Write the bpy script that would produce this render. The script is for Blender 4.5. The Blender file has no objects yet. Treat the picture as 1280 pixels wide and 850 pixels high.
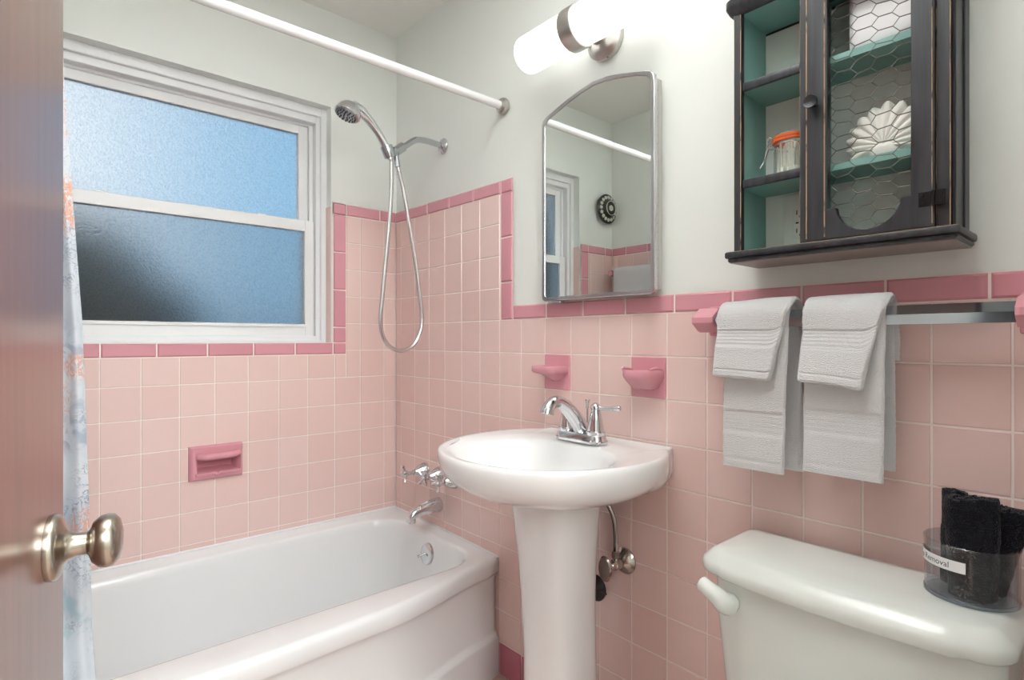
import bpy, bmesh, math, random
from mathutils import Vector, Matrix, noise
random.seed(7)
SC = bpy.context.scene
COL = SC.collection
pi = math.pi

# ------------------------------------------------------------------ helpers
def V(*a): return Vector(a)
def lerp(a, b, t): return a + (b - a) * t
def sstep(t): t = max(0, min(1, t)); return t * t * (3 - 2 * t)
def srgb(r, g, b):
    f = lambda c: (c / 255 / 12.92) if c / 255 <= .04045 else ((c / 255 + .055) / 1.055) ** 2.4
    return (f(r), f(g), f(b), 1)

class MB:
    """collects polygons (with material slots) for ONE mesh object"""
    def __init__(s): s.v = []; s.f = []; s.m = []
    def add(s, vs, fs, m=0):
        o = len(s.v); s.v += [tuple(p) for p in vs]
        for f in fs: s.f.append([i + o for i in f]); s.m.append(m)
    def box(s, lo, hi, bev=0, m=0, mb=None, seg=1, M=None):
        bm = bmesh.new(); bmesh.ops.create_cube(bm, size=1)
        c = (Vector(lo) + Vector(hi)) / 2; d = Vector(hi) - Vector(lo)
        for v in bm.verts: v.co = Vector((v.co.x * d.x, v.co.y * d.y, v.co.z * d.z)) + c
        if bev > 0:
            r = bmesh.ops.bevel(bm, geom=list(bm.edges), offset=bev, segments=seg, profile=.5, affect='EDGES')
            for f in bm.faces: f.material_index = 0
            for f in r['faces']: f.material_index = 1
        s.bm(bm, m, mb, M)
    def bm(s, bm, m=0, mb=None, M=None):
        bm.verts.index_update()
        vs = [(M @ v.co) if M else v.co.copy() for v in bm.verts]; o = len(s.v)
        s.v += [tuple(p) for p in vs]
        for f in bm.faces:
            s.f.append([v.index + o for v in f.verts]); s.m.append(mb if (mb is not None and f.material_index == 1) else m)
        bm.free()
    def loft(s, rings, m=0, cap0=False, cap1=False, closed=True):
        n = len(rings[0]); vs = [p for r in rings for p in r]; fs = []
        for i in range(len(rings) - 1):
            for j in range(n if closed else n - 1):
                k = (j + 1) % n
                fs.append([i * n + j, i * n + k, (i + 1) * n + k, (i + 1) * n + j])
        if cap0: fs.append(list(range(n))[::-1])
        if cap1: fs.append([(len(rings) - 1) * n + j for j in range(n)])
        s.add(vs, fs, m)
    def tube(s, pts, r, n=12, m=0, caps=True, flat=None):
        pts = [Vector(p) for p in pts]; rr = r if isinstance(r, (list, tuple)) else [r] * len(pts)
        rings = []; up = None
        for i, p in enumerate(pts):
            a = pts[max(0, i - 1)]; b = pts[min(len(pts) - 1, i + 1)]; t = (b - a).normalized()
            if up is None:
                up = Vector((0, 0, 1)) if abs(t.z) < .9 else Vector((1, 0, 0))
            x = up.cross(t).normalized(); y = t.cross(x).normalized(); up = y
            fl = flat or (1, 1)
            rings.append([p + x * math.cos(q) * rr[i] * fl[0] + y * math.sin(q) * rr[i] * fl[1] for q in [2 * pi * k / n for k in range(n)]])
        s.loft(rings, m, caps, caps)
    def lathe(s, prof, M=None, n=32, m=0, cap0=True, cap1=True):
        """prof: (radius, height) along local +z"""
        M = M or Matrix(); rings = []
        for r, h in prof:
            rings.append([M @ Vector((max(r, 1e-5) * math.cos(2 * pi * k / n), max(r, 1e-5) * math.sin(2 * pi * k / n), h)) for k in range(n)])
        s.loft(rings, m, cap0, cap1)
    def prism(s, poly, M, h, m=0):
        """poly in local xy, extruded along local z from 0 to h"""
        a = [M @ Vector((x, y, 0)) for x, y in poly]; b = [M @ Vector((x, y, h)) for x, y in poly]
        s.loft([a, b], m, True, True)
    def build(s, name, mats, parent=None, smooth=True, ang=35, recalc=True):
        me = bpy.data.meshes.new(name); me.from_pydata(s.v, [], s.f)
        mats = mats if isinstance(mats, (list, tuple)) else [mats]
        for mt in mats: me.materials.append(mt)
        me.polygons.foreach_set('material_index', s.m)
        if recalc:
            b = bmesh.new(); b.from_mesh(me); bmesh.ops.recalc_face_normals(b, faces=b.faces); b.to_mesh(me); b.free()
        if smooth:
            me.polygons.foreach_set('use_smooth', [True] * len(me.polygons)); me.set_sharp_from_angle(angle=math.radians(ang))
        me.update()
        o = bpy.data.objects.new(name, me); COL.objects.link(o)
        if parent: o.parent = parent; o.matrix_parent_inverse = Matrix.Translation(-Vector(parent.location)) if parent.rotation_euler == bpy.data.objects[parent.name].rotation_euler and parent.rotation_euler[:] == (0, 0, 0) else parent.matrix_basis.inverted()
        return o

def axisM(loc, z, xhint=(1, 0, 0)):
    z = Vector(z).normalized(); x = Vector(xhint); x = (x - z * x.dot(z))
    if x.length < 1e-4: x = Vector((0, 0, 1)) - z * z.z
    x.normalize(); y = z.cross(x)
    return Matrix(((x.x, y.x, z.x, loc[0]), (x.y, y.y, z.y, loc[1]), (x.z, y.z, z.z, loc[2]), (0, 0, 0, 1)))

def bez(pts, n=12):
    """catmull-rom through pts"""
    P = [Vector(p) for p in pts]; out = []
    for i in range(len(P) - 1):
        p0 = P[max(0, i - 1)]; p1 = P[i]; p2 = P[i + 1]; p3 = P[min(len(P) - 1, i + 2)]
        for k in range(n):
            t = k / n
            out.append(.5 * ((2 * p1) + (p2 - p0) * t + (2 * p0 - 5 * p1 + 4 * p2 - p3) * t * t + (3 * p1 - p0 - 3 * p2 + p3) * t ** 3))
    out.append(P[-1]); return out

def thing(name, label, cat, loc=(0, 0, 0), group=None):
    o = bpy.data.objects.new(name, None); COL.objects.link(o); o.location = loc
    o.empty_display_size = .05
    o['label'] = label; o['category'] = cat
    if group: o['group'] = group
    return o
def tag(o, label, cat, group=None):
    o['label'] = label; o['category'] = cat
    if group: o['group'] = group
    return o
def struct(o): o['kind'] = 'structure'; return o

# ------------------------------------------------------------------ materials
def newmat(name):
    m = bpy.data.materials.new(name); m.use_nodes = True
    return m, m.node_tree, m.node_tree.nodes['Principled BSDF']
def mat(name, col, rough=.5, metal=0, spec=.5, coat=0, coatr=.05, bump=None, var=None, sheen=0, sss=0):
    m, nt, b = newmat(name)
    b.inputs['Base Color'].default_value = col; b.inputs['Roughness'].default_value = rough
    b.inputs['Metallic'].default_value = metal; b.inputs['Specular IOR Level'].default_value = spec
    b.inputs['Coat Weight'].default_value = coat; b.inputs['Coat Roughness'].default_value = coatr
    b.inputs['Sheen Weight'].default_value = sheen
    if sss:
        b.inputs['Subsurface Weight'].default_value = sss; b.inputs['Subsurface Radius'].default_value = (.01, .01, .01)
    tc = nt.nodes.new('ShaderNodeTexCoord')
    if var:
        sc, c2, lo, hi = var
        n = nt.nodes.new('ShaderNodeTexNoise'); n.inputs['Scale'].default_value = sc; n.inputs['Detail'].default_value = 4
        nt.links.new(tc.outputs['Object'], n.inputs['Vector'])
        r = nt.nodes.new('ShaderNodeMapRange'); r.inputs[1].default_value = lo; r.inputs[2].default_value = hi
        nt.links.new(n.outputs['Fac'], r.inputs[0])
        mx = nt.nodes.new('ShaderNodeMix'); mx.data_type = 'RGBA'; mx.inputs[6].default_value = col; mx.inputs[7].default_value = c2
        nt.links.new(r.outputs[0], mx.inputs[0]); nt.links.new(mx.outputs[2], b.inputs['Base Color'])
    if bump:
        sc, st, dist = bump
        n = nt.nodes.new('ShaderNodeTexNoise'); n.inputs['Scale'].default_value = sc; n.inputs['Detail'].default_value = 3
        nt.links.new(tc.outputs['Object'], n.inputs['Vector'])
        bp = nt.nodes.new('ShaderNodeBump'); bp.inputs['Strength'].default_value = st; bp.inputs['Distance'].default_value = dist
        nt.links.new(n.outputs['Fac'], bp.inputs['Height']); nt.links.new(bp.outputs[0], b.inputs['Normal'])
    return m

def tile_mat(name, c1, c2, rough=.16):
    """glazed tile: each tile gets a slightly different tint (white noise per cell), faint glaze ripple"""
    m, nt, b = newmat(name)
    tc = nt.nodes.new('ShaderNodeTexCoord')
    at = nt.nodes.new('ShaderNodeAttribute'); at.attribute_name = 'tint'; at.attribute_type = 'GEOMETRY'
    mx = nt.nodes.new('ShaderNodeMix'); mx.data_type = 'RGBA'; mx.inputs[6].default_value = c1; mx.inputs[7].default_value = c2
    nt.links.new(at.outputs['Fac'], mx.inputs[0]); nt.links.new(mx.outputs[2], b.inputs['Base Color'])
    b.inputs['Roughness'].default_value = rough; b.inputs['Specular IOR Level'].default_value = .5
    n = nt.nodes.new('ShaderNodeTexNoise'); n.inputs['Scale'].default_value = 14; n.inputs['Detail'].default_value = 2
    nt.links.new(tc.outputs['Object'], n.inputs['Vector'])
    bp = nt.nodes.new('ShaderNodeBump'); bp.inputs['Strength'].default_value = .12; bp.inputs['Distance'].default_value = .004
    nt.links.new(n.outputs['Fac'], bp.inputs['Height']); nt.links.new(bp.outputs[0], b.inputs['Normal'])
    return m

PAINT = mat('wall_paint', srgb(234, 237, 233), .55, bump=(60, .05, .002))
CEIL = mat('ceiling_paint', srgb(243, 242, 238), .7)
TILE = tile_mat('pale_pink_glaze', srgb(235, 207, 201), srgb(232, 201, 195))
BORD = tile_mat('rose_pink_glaze', srgb(220, 158, 168), srgb(214, 150, 161))
GROUT = mat('grout', srgb(242, 230, 223), .8)
ROSE = mat('rose_ceramic', srgb(219, 155, 166), .14)
PORC = mat('white_porcelain', srgb(236, 236, 236), .12, coat=.4)
ENAM = mat('bath_enamel', srgb(236, 237, 238), .14, coat=.3)
TOILET = mat('toilet_china', srgb(230, 234, 230), .2, coat=.15)
CHROME = mat('chrome', (.70, .71, .73, 1), .06, 1)
ARMC = mat('shower_chrome', (.52, .54, .56, 1), .12, 1)
CHROMED = mat('dull_chrome', (.50, .47, .44, 1), .2, 1)
STEEL = mat('stainless', (.60, .60, .61, 1), .22, 1)
NICKEL = mat('brushed_nickel', (.56, .54, .51, 1), .28, 1)
KNOBM = mat('satin_brass_nickel', (.46, .42, .36, 1), .26, 1)
WHITE = mat('white_frame_paint', srgb(236, 237, 238), .35)
RODM = mat('white_rod_enamel', srgb(238, 239, 239), .2)
MIRROR = mat('mirror_silver', (.86, .90, .87, 1), .0, 1)
DARK = mat('dark_rubber', srgb(45, 42, 42), .5)
TERRY = mat('white_terry', srgb(240, 240, 242), .95, bump=(650, 1, .004), sheen=.3)
TERRYF = mat('white_terry_band', srgb(241, 241, 243), .9, bump=(700, .3, .001), sheen=.2)
BLACKT = mat('black_terry', srgb(24, 25, 33), 1, bump=(380, 1, .005), sheen=.15, spec=.1)
TEAL = mat('teal_paint', srgb(132, 174, 168), .45, var=(9, srgb(121, 165, 159), .35, .65))
SHELLM = mat('white_ceramic', srgb(238, 235, 228), .3)
SWAB = mat('swab_cotton', srgb(242, 238, 228), .9)
SEAL = mat('orange_rubber', srgb(214, 96, 42), .35)
PLATE = mat('outlet_plastic', srgb(238, 238, 234), .35)
PAPER = mat('white_label', srgb(242, 242, 242), .5)
INK = mat('label_ink', srgb(60, 60, 66), .6)
BRONZE = mat('dark_bronze', srgb(58, 58, 52), .3, .6)
CREAM = mat('pale_stud_glass', srgb(206, 208, 196), .15)

def blackwood():
    m, nt, b = newmat('distressed_black_wood')
    tc = nt.nodes.new('ShaderNodeTexCoord'); mp = nt.nodes.new('ShaderNodeMapping'); mp.inputs['Scale'].default_value = (90, 90, 6)
    n = nt.nodes.new('ShaderNodeTexNoise'); n.inputs['Scale'].default_value = 1; n.inputs['Detail'].default_value = 5
    nt.links.new(tc.outputs['Object'], mp.inputs[0]); nt.links.new(mp.outputs[0], n.inputs['Vector'])
    r = nt.nodes.new('ShaderNodeValToRGB'); e = r.color_ramp.elements
    e[0].position = .3; e[0].color = srgb(32, 34, 39); e[1].position = .72; e[1].color = srgb(60, 62, 68)
    x = e.new(.82); x.color = srgb(96, 86, 78)
    nt.links.new(n.outputs['Fac'], r.inputs[0]); nt.links.new(r.outputs[0], b.inputs['Base Color'])
    b.inputs['Roughness'].default_value = .38
    bp = nt.nodes.new('ShaderNodeBump'); bp.inputs['Strength'].default_value = .25; bp.inputs['Distance'].default_value = .001
    nt.links.new(n.outputs['Fac'], bp.inputs['Height']); nt.links.new(bp.outputs[0], b.inputs['Normal'])
    return m
BLACKW = blackwood()
WORN = mat('worn_wood_edge', srgb(54, 50, 48), .5, var=(38, srgb(186, 152, 118), .30, .48))

def woodmat():
    m, nt, b = newmat('door_mahogany')
    tc = nt.nodes.new('ShaderNodeTexCoord'); mp = nt.nodes.new('ShaderNodeMapping'); mp.inputs['Scale'].default_value = (26, 26, 1.2)
    n = nt.nodes.new('ShaderNodeTexNoise'); n.inputs['Scale'].default_value = 2; n.inputs['Detail'].default_value = 6; n.inputs['Distortion'].default_value = .6
    nt.links.new(tc.outputs['Object'], mp.inputs[0]); nt.links.new(mp.outputs[0], n.inputs['Vector'])
    r = nt.nodes.new('ShaderNodeValToRGB'); e = r.color_ramp.elements
    e[0].position = .3; e[0].color = srgb(104, 60, 48); e[1].position = .7; e[1].color = srgb(122, 73, 59)
    nt.links.new(n.outputs['Fac'], r.inputs[0]); nt.links.new(r.outputs[0], b.inputs['Base Color'])
    b.inputs['Roughness'].default_value = .34; b.inputs['Coat Weight'].default_value = .8; b.inputs['Coat Roughness'].default_value = .2
    return m
WOOD = woodmat()

def clearmat(name, tint, ior=1.45, rough=.02, dens=1.0):
    """thin clear wall: see-through with fresnel reflection"""
    m = bpy.data.materials.new(name); m.use_nodes = True; nt = m.node_tree; nt.nodes.clear()
    out = nt.nodes.new('ShaderNodeOutputMaterial'); t = nt.nodes.new('ShaderNodeBsdfTransparent'); g = nt.nodes.new('ShaderNodeBsdfGlossy')
    t.inputs[0].default_value = tint; g.inputs['Roughness'].default_value = rough
    lw = nt.nodes.new('ShaderNodeLayerWeight'); pw = nt.nodes.new('ShaderNodeMath'); pw.operation = 'POWER'; pw.inputs[1].default_value = 4
    nt.links.new(lw.outputs['Facing'], pw.inputs[0]); r0 = ((ior - 1) / (ior + 1)) ** 2
    f = nt.nodes.new('ShaderNodeMapRange'); f.inputs[3].default_value = r0 * 1.6; f.inputs[4].default_value = .8; nt.links.new(pw.outputs[0], f.inputs[0])
    mx = nt.nodes.new('ShaderNodeMixShader')
    nt.links.new(f.outputs[0], mx.inputs[0]); nt.links.new(t.outputs[0], mx.inputs[1]); nt.links.new(g.outputs[0], mx.inputs[2]); nt.links.new(mx.outputs[0], out.inputs[0])
    return m
JARG = clearmat('jar_glass', (.97, .98, .97, 1))
ACRYL = clearmat('acrylic_bin', (.88, .89, .91, 1))

def frosted():
    m, nt, b = newmat('pebbled_frosted_glass')
    b.inputs['Roughness'].default_value = .42
    b.inputs['Transmission Weight'].default_value = 1; b.inputs['IOR'].default_value = 1.3
    tc = nt.nodes.new('ShaderNodeTexCoord')
    n = nt.nodes.new('ShaderNodeTexNoise'); n.inputs['Scale'].default_value = 170; n.inputs['Detail'].default_value = 2
    cr = nt.nodes.new('ShaderNodeValToRGB'); e = cr.color_ramp.elements; e[0].position = .30; e[0].color = (.66, .70, .73, 1); e[1].position = .62; e[1].color = (1, 1, 1, 1)
    nt.links.new(n.outputs['Fac'], cr.inputs[0]); nt.links.new(cr.outputs[0], b.inputs['Base Color'])
    nt.links.new(tc.outputs['Object'], n.inputs['Vector'])
    bp = nt.nodes.new('ShaderNodeBump'); bp.inputs['Strength'].default_value = .55; bp.inputs['Distance'].default_value = .004
    nt.links.new(n.outputs['Fac'], bp.inputs['Height']); nt.links.new(bp.outputs[0], b.inputs['Normal'])
    return m
FROST = frosted()

def screenmat():
    m = bpy.data.materials.new('dimming_screen_mesh'); m.use_nodes = True; nt = m.node_tree; nt.nodes.clear()
    out = nt.nodes.new('ShaderNodeOutputMaterial'); t = nt.nodes.new('ShaderNodeBsdfTransparent'); d = nt.nodes.new('ShaderNodeBsdfDiffuse')
    d.inputs[0].default_value = srgb(50, 52, 55); mx = nt.nodes.new('ShaderNodeMixShader'); mx.inputs[0].default_value = .15
    nt.links.new(t.outputs[0], mx.inputs[1]); nt.links.new(d.outputs[0], mx.inputs[2]); nt.links.new(mx.outputs[0], out.inputs[0])
    return m
SCREEN = screenmat()

def lampmat():
    m, nt, b = newmat('lit_opal_glass')
    b.inputs['Base Color'].default_value = (.95, .95, .93, 1); b.inputs['Roughness'].default_value = .25
    b.inputs['Emission Color'].default_value = (1, 1, .98, 1); b.inputs['Emission Strength'].default_value = LAMP
    return m
LAMP = 1.15
OPAL = lampmat()

def curtainmat():
    m, nt, b = newmat('printed_curtain_cloth')
    N = nt.nodes; L = nt.links
    tc = N.new('ShaderNodeTexCoord')
    def nz(scale, det, dist=0, off=0):
        mp = N.new('ShaderNodeMapping'); mp.inputs['Location'].default_value = (off, off * .7, off * 1.3)
        n = N.new('ShaderNodeTexNoise'); n.inputs['Scale'].default_value = scale; n.inputs['Detail'].default_value = det; n.inputs['Distortion'].default_value = dist
        L.new(tc.outputs['Object'], mp.inputs[0]); L.new(mp.outputs[0], n.inputs['Vector']); return n.outputs['Fac']
    def rng(src, a, b_):
        r = N.new('ShaderNodeMapRange'); r.inputs[1].default_value = a; r.inputs[2].default_value = b_; L.new(src, r.inputs[0]); return r.outputs[0]
    def mul(a, b_):
        q = N.new('ShaderNodeMath'); q.operation = 'MULTIPLY'; L.new(a, q.inputs[0]); L.new(b_, q.inputs[1]); return q.outputs[0]
    def line(src, w):
        s = N.new('ShaderNodeMath'); s.operation = 'SUBTRACT'; L.new(src, s.inputs[0]); s.inputs[1].default_value = .5
        a = N.new('ShaderNodeMath'); a.operation = 'ABSOLUTE'; L.new(s.outputs[0], a.inputs[0]); return rng(a.outputs[0], w, w * .3)
    def mix(f, c1, c2):
        x = N.new('ShaderNodeMix'); x.data_type = 'RGBA'; L.new(f, x.inputs[0])
        if isinstance(c1, tuple): x.inputs[6].default_value = c1
        else: L.new(c1, x.inputs[6])
        x.inputs[7].default_value = c2; return x.outputs[2]
    c = mix(rng(nz(6, 3, 0, 3), .42, .68), srgb(208, 213, 218), srgb(184, 192, 202))
    c = mix(mul(line(nz(46, 3, 1.5, 1), .035), rng(nz(8, 1, 0, 11), .48, .60)), c, srgb(146, 155, 174))
    c = mix(mul(rng(nz(30, 4, 1, 18), .48, .62), rng(nz(6, 1, 0, 45), .52, .64)), c, srgb(164, 173, 188))
    c = mix(mul(line(nz(60, 2, 2.5, 5), .045), rng(nz(6, 1, 0, 21.3), .45, .52)), c, srgb(208, 164, 146))
    c = mix(mul(rng(nz(16, 3, 1, 8), .5, .66), rng(nz(5, 1, 0, 31), .58, .68)), c, srgb(172, 194, 203))
    # a few larger coral sprigs of the print
    mp = N.new('ShaderNodeMapping'); mp.inputs['Scale'].default_value = (1, 1, .45); L.new(tc.outputs['Object'], mp.inputs[0])
    sn = N.new('ShaderNodeTexNoise'); sn.inputs['Scale'].default_value = 90; sn.inputs['Detail'].default_value = 2; sn.inputs['Distortion'].default_value = 1.5; L.new(mp.outputs[0], sn.inputs['Vector'])
    sprig = line(sn.outputs['Fac'], .10)
    for ctr, R in (((.74, -1.168, 1.41), .062), ((.74, -1.172, 1.75), .04), ((.74, -1.142, 1.085), .035), ((.74, -1.128, .765), .04), ((.74, -1.25, 1.2), .07), ((.74, -1.34, .9), .07)):
        vm = N.new('ShaderNodeVectorMath'); vm.operation = 'DISTANCE'; L.new(tc.outputs['Object'], vm.inputs[0]); vm.inputs[1].default_value = ctr
        c = mix(mul(sprig, rng(vm.outputs['Value'], R, R * .6)), c, srgb(214, 160, 138))
    L.new(c, b.inputs['Base Color']); b.inputs['Roughness'].default_value = .85
    return m
CURT = curtainmat()

def mosaic():
    m, nt, b = newmat('floor_mosaic')
    tc = nt.nodes.new('ShaderNodeTexCoord')
    br = nt.nodes.new('ShaderNodeTexBrick'); br.offset = 0; br.inputs['Scale'].default_value = 1
    br.inputs['Brick Width'].default_value = .052; br.inputs['Row Height'].default_value = .026; br.inputs['Mortar Size'].default_value = .0015
    br.inputs['Color1'].default_value = srgb(222, 196, 184); br.inputs['Color2'].default_value = srgb(196, 160, 148); br.inputs['Mortar'].default_value = srgb(190, 182, 174)
    nt.links.new(tc.outputs['Object'], br.inputs['Vector']); nt.links.new(br.outputs['Color'], b.inputs['Base Color']); b.inputs['Roughness'].default_value = .4
    return m
MOSAIC = mosaic()

# ------------------------------------------------------------------ camera
CAM = (2.17, -1.2289, 1.1371); YAW = .8518; FPX = 702.96
cd = bpy.data.cameras.new('camera'); cam = bpy.data.objects.new('camera', cd); COL.objects.link(cam)
cam.location = CAM; cam.rotation_euler = (pi / 2, 0, YAW); cd.sensor_width = 36; cd.lens = 36 * FPX / 1280; cd.clip_start = .01
SC.camera = cam

# ------------------------------------------------------------------ room
T = .1095; OX = .1548; OY = .0559; Z0 = 1.6425; ZW = Z0 - 4 * T; CEILZ = 2.452; YL = -1.564; XR = 2.12
STRIP = .048
m = MB(); m.box((-.3, -3, -.1), (4, .3, 0)); struct(m.build('floor', MOSAIC))
m = MB(); m.box((-.3, -3, CEILZ), (4, .3, CEILZ + .1)); struct(m.build('ceiling', CEIL))

class Tiles:
    """one mesh: raised glazed tiles over a grout bed on a wall plane"""
    def __init__(s, M): s.M = M; s.v = []; s.f = []; s.m = []; s.t = []
    def tile(s, a0, a1, b0, b1, m=0, g=.0011, h=.0012, e=.0016, skew=None):
        if a1 - a0 < .004 or b1 - b0 < .004: return
        t = random.random()
        o = len(s.v); q = [(a0 + g, b0 + g), (a1 - g, b0 + g), (a1 - g, b1 - g), (a0 + g, b1 - g)]
        q2 = [(a0 + g + e, b0 + g + e), (a1 - g - e, b0 + g + e), (a1 - g - e, b1 - g - e), (a0 + g + e, b1 - g - e)]
        sk = skew or (lambda a, b: b)
        for a, b in q: s.v.append(s.M @ Vector((a, sk(a, b), -.0025)))
        for a, b in q2: s.v.append(s.M @ Vector((a, sk(a, b), h - .0012)))
        fs = [[o + 4, o + 5, o + 6, o + 7]] + [[o + i, o + (i + 1) % 4, o + 4 + (i + 1) % 4, o + 4 + i] for i in range(4)]
        for f in fs: s.f.append(f); s.m.append(m); s.t.append(t)
    def quad(s, a0, a1, b0, b1, d, m):
        o = len(s.v); s.v += [s.M @ Vector((a, b, d)) for a, b in ((a0, b0), (a1, b0), (a1, b1), (a0, b1))]
        s.f.append([o, o + 1, o + 2, o + 3]); s.m.append(m); s.t.append(0)
    def build(s, name, mats, parent):
        me = bpy.data.meshes.new(name); me.from_pydata([tuple(p) for p in s.v], [], s.f)
        for x in mats: me.materials.append(x)
        me.polygons.foreach_set('material_index', s.m)
        at = me.attributes.new('tint', 'FLOAT', 'FACE'); at.data.foreach_set('value', s.t)
        me.update(); o = bpy.data.objects.new(name, me); COL.objects.link(o); o.parent = parent; return o

# --- sink wall (y = 0), tile face at y=0
m = MB(); m.box((-.3, .007, 0), (XR + .1, .12, CEILZ)); wall_right = struct(m.build('wall_right', PAINT))
MS = Matrix(((1, 0, 0, 0), (0, 0, -1, 0), (0, 1, 0, 0), (0, 0, 0, 1)))       # (a,b,d) -> (a,-d,b)
xs = [0, OX - T] + [OX + k * T for k in range(19)]
XTUB = OX + 5 * T + .006
ti = Tiles(MS)
holes = [(7, 5), (10, 5)]                                                    # cells of the two soap shelves
for i in range(len(xs) - 1):
    for n in range(0, 14):
        a0, a1 = xs[i], xs[i + 1]; b1, b0 = Z0 - n * T, Z0 - (n + 1) * T
        if n < 4 and a0 > XTUB - .02: continue
        if any(abs(a0 - (OX + k * T)) < .01 and n == r for k, r in holes): continue
        if n < 4 and a1 > XTUB - .002: a1 = XTUB
        ti.tile(a0, min(a1, XR), b0, b1, 0)
sk = lambda a, b: b - .012 * max(0, min(1, a / .774)) if b > Z0 - .001 else b
ti.quad(0, XTUB, 0, Z0, -.0016, 1); ti.quad(XTUB, XR, 0, ZW, -.0016, 1)
ti.build('tile_field', [TILE, GROUT], wall_right)
tb = Tiles(MS)
def row(tt, a0, a1, joints, b0, b1, skew=None):
    js = sorted([a0] + [j for j in joints if a0 + .005 < j < a1 - .005] + [a1])
    for p, q in zip(js, js[1:]): tt.tile(p, q, b0, b1, 0, h=.0045, e=.005, skew=skew)
XB0, XB1 = XTUB, XTUB + .062
skw = lambda a, b: b - .013 * max(0, min(1, a / .774))
row(tb, 0, XB1, [XB0 - .1515 * k for k in range(5)], Z0, Z0 + STRIP, skw)
zz = [Z0 - .009 - .1515 * k for k in range(4) if Z0 - .1515 * k > ZW + STRIP + .02]
for p, q in zip(zz, zz[1:] + [ZW]): tb.tile(XB0, XB1, q, p, 0, h=.0045, e=.005)
row(tb, XB1, XR, [1.987 + .1515 - .1515 * k for k in range(12)], ZW, ZW + STRIP)
tb.quad(0, XB1, Z0 - .01, Z0 + STRIP - .016, -.0012, 1); tb.quad(XB0, XB1, ZW, Z0, -.0012, 1); tb.quad(XB1, XR, ZW, ZW + STRIP, -.0012, 1)
tb.build('border_trim', [BORD, GROUT], wall_right)
cb = Tiles(MS)
BASEM = tile_mat('deep_rose_base_glaze', srgb(200, 122, 138), srgb(195, 117, 133))
for i in range(len(xs) - 1): cb.tile(xs[i], min(xs[i + 1], XR), .0, Z0 - 14 * T, 0, h=.003, e=.003)
cb.build('cove_base', [BASEM, GROUT], wall_right)

# --- window wall (x = 0)
WY0, WY1, WZ0, WZ1 = -1.275, -.289, 1.126, 2.072
m = MB()
m.box((-.2, -3, 0), (-.007, WY0, CEILZ)); m.box((-.2, WY1, 0), (-.007, .3, CEILZ)); SH = (.652, .798, .653, .771)
m.box((-.2, WY0, 0), (-.007, WY1, SH[2])); m.box((-.2, WY0, SH[3]), (-.007, WY1, WZ0 - .006)); m.box((-.2, WY0, SH[2]), (-.007, -SH[1], SH[3])); m.box((-.2, -SH[0] + .026, SH[2]), (-.007, WY1, SH[3])); m.box((-.2, -SH[1], SH[2]), (-.07, -SH[0] + .026, SH[3])); m.box((-.2, WY0, WZ1), (-.007, WY1, CEILZ))
wall_back = struct(m.build('wall_back', PAINT, smooth=False))
MW = Matrix(((0, 0, 1, 0), (-1, 0, 0, 0), (0, 1, 0, 0), (0, 0, 0, 1)))      # a = -y
ys = [0] + [OY + k * T for k in range(14)] + [-YL]
AI, AO = .227, .283; BI, BO = -YL - .215, -YL - .282                          # trims right / left of the window
ZB0, ZB1 = 1.079, 1.127
tw = Tiles(MW)
soap = (.625, .797, .652, .772)
for i in range(len(ys) - 1):
    for n in range(0, 14):
        a0, a1 = ys[i], ys[i + 1]; b1, b0 = Z0 - n * T, Z0 - (n + 1) * T
        if b0 >= ZB1 - .03 or b1 > ZB1:
            if a0 < AI - .003 and n < 6:
                tw.tile(a0, min(a1, AI), b0 if n < 5 else ZB0, b1, 0) if n < 5 else tw.tile(a0, min(a1, AI), b0, b1, 0)
                continue
            if a1 > BI + .003:
                tw.tile(max(a0, BI), a1, b0, b1, 0); continue
            if n < 4: continue
            b1 = min(b1, ZB0)
            if b1 - b0 < .01: continue
            tw.tile(max(a0, AI if a0 < AI else a0), a1, b0, b1, 0); continue
        if b1 > ZB0 and AI < a1 and a0 < BI:
            if a0 < AI: tw.tile(a0, AI, b0, b1, 0); a0 = AI
            if a1 > BI: tw.tile(BI, a1, b0, b1, 0); a1 = BI
            b1 = ZB0
        if n in (8,) and a0 < soap[1] and a1 > soap[0]:
            if a0 < soap[0]: tw.tile(a0, soap[0], b0, b1, 0)
            if a1 > soap[1]: tw.tile(soap[1], a1, b0, b1, 0)
            continue
        tw.tile(a0, a1, b0, b1, 0)
tw.quad(0, AI + .004, ZB0, Z0, -.0016, 1); tw.quad(BI - .004, -YL, ZB0, Z0, -.0016, 1)
tw.quad(0, soap[0] + .004, 0, ZB0, -.0016, 1); tw.quad(soap[1] - .004, -YL, 0, ZB0, -.0016, 1)
tw.quad(soap[0] + .004, soap[1] - .004, 0, soap[2] + .004, -.0016, 1); tw.quad(soap[0] + .004, soap[1] - .004, soap[3] - .004, ZB0, -.0016, 1)
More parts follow.
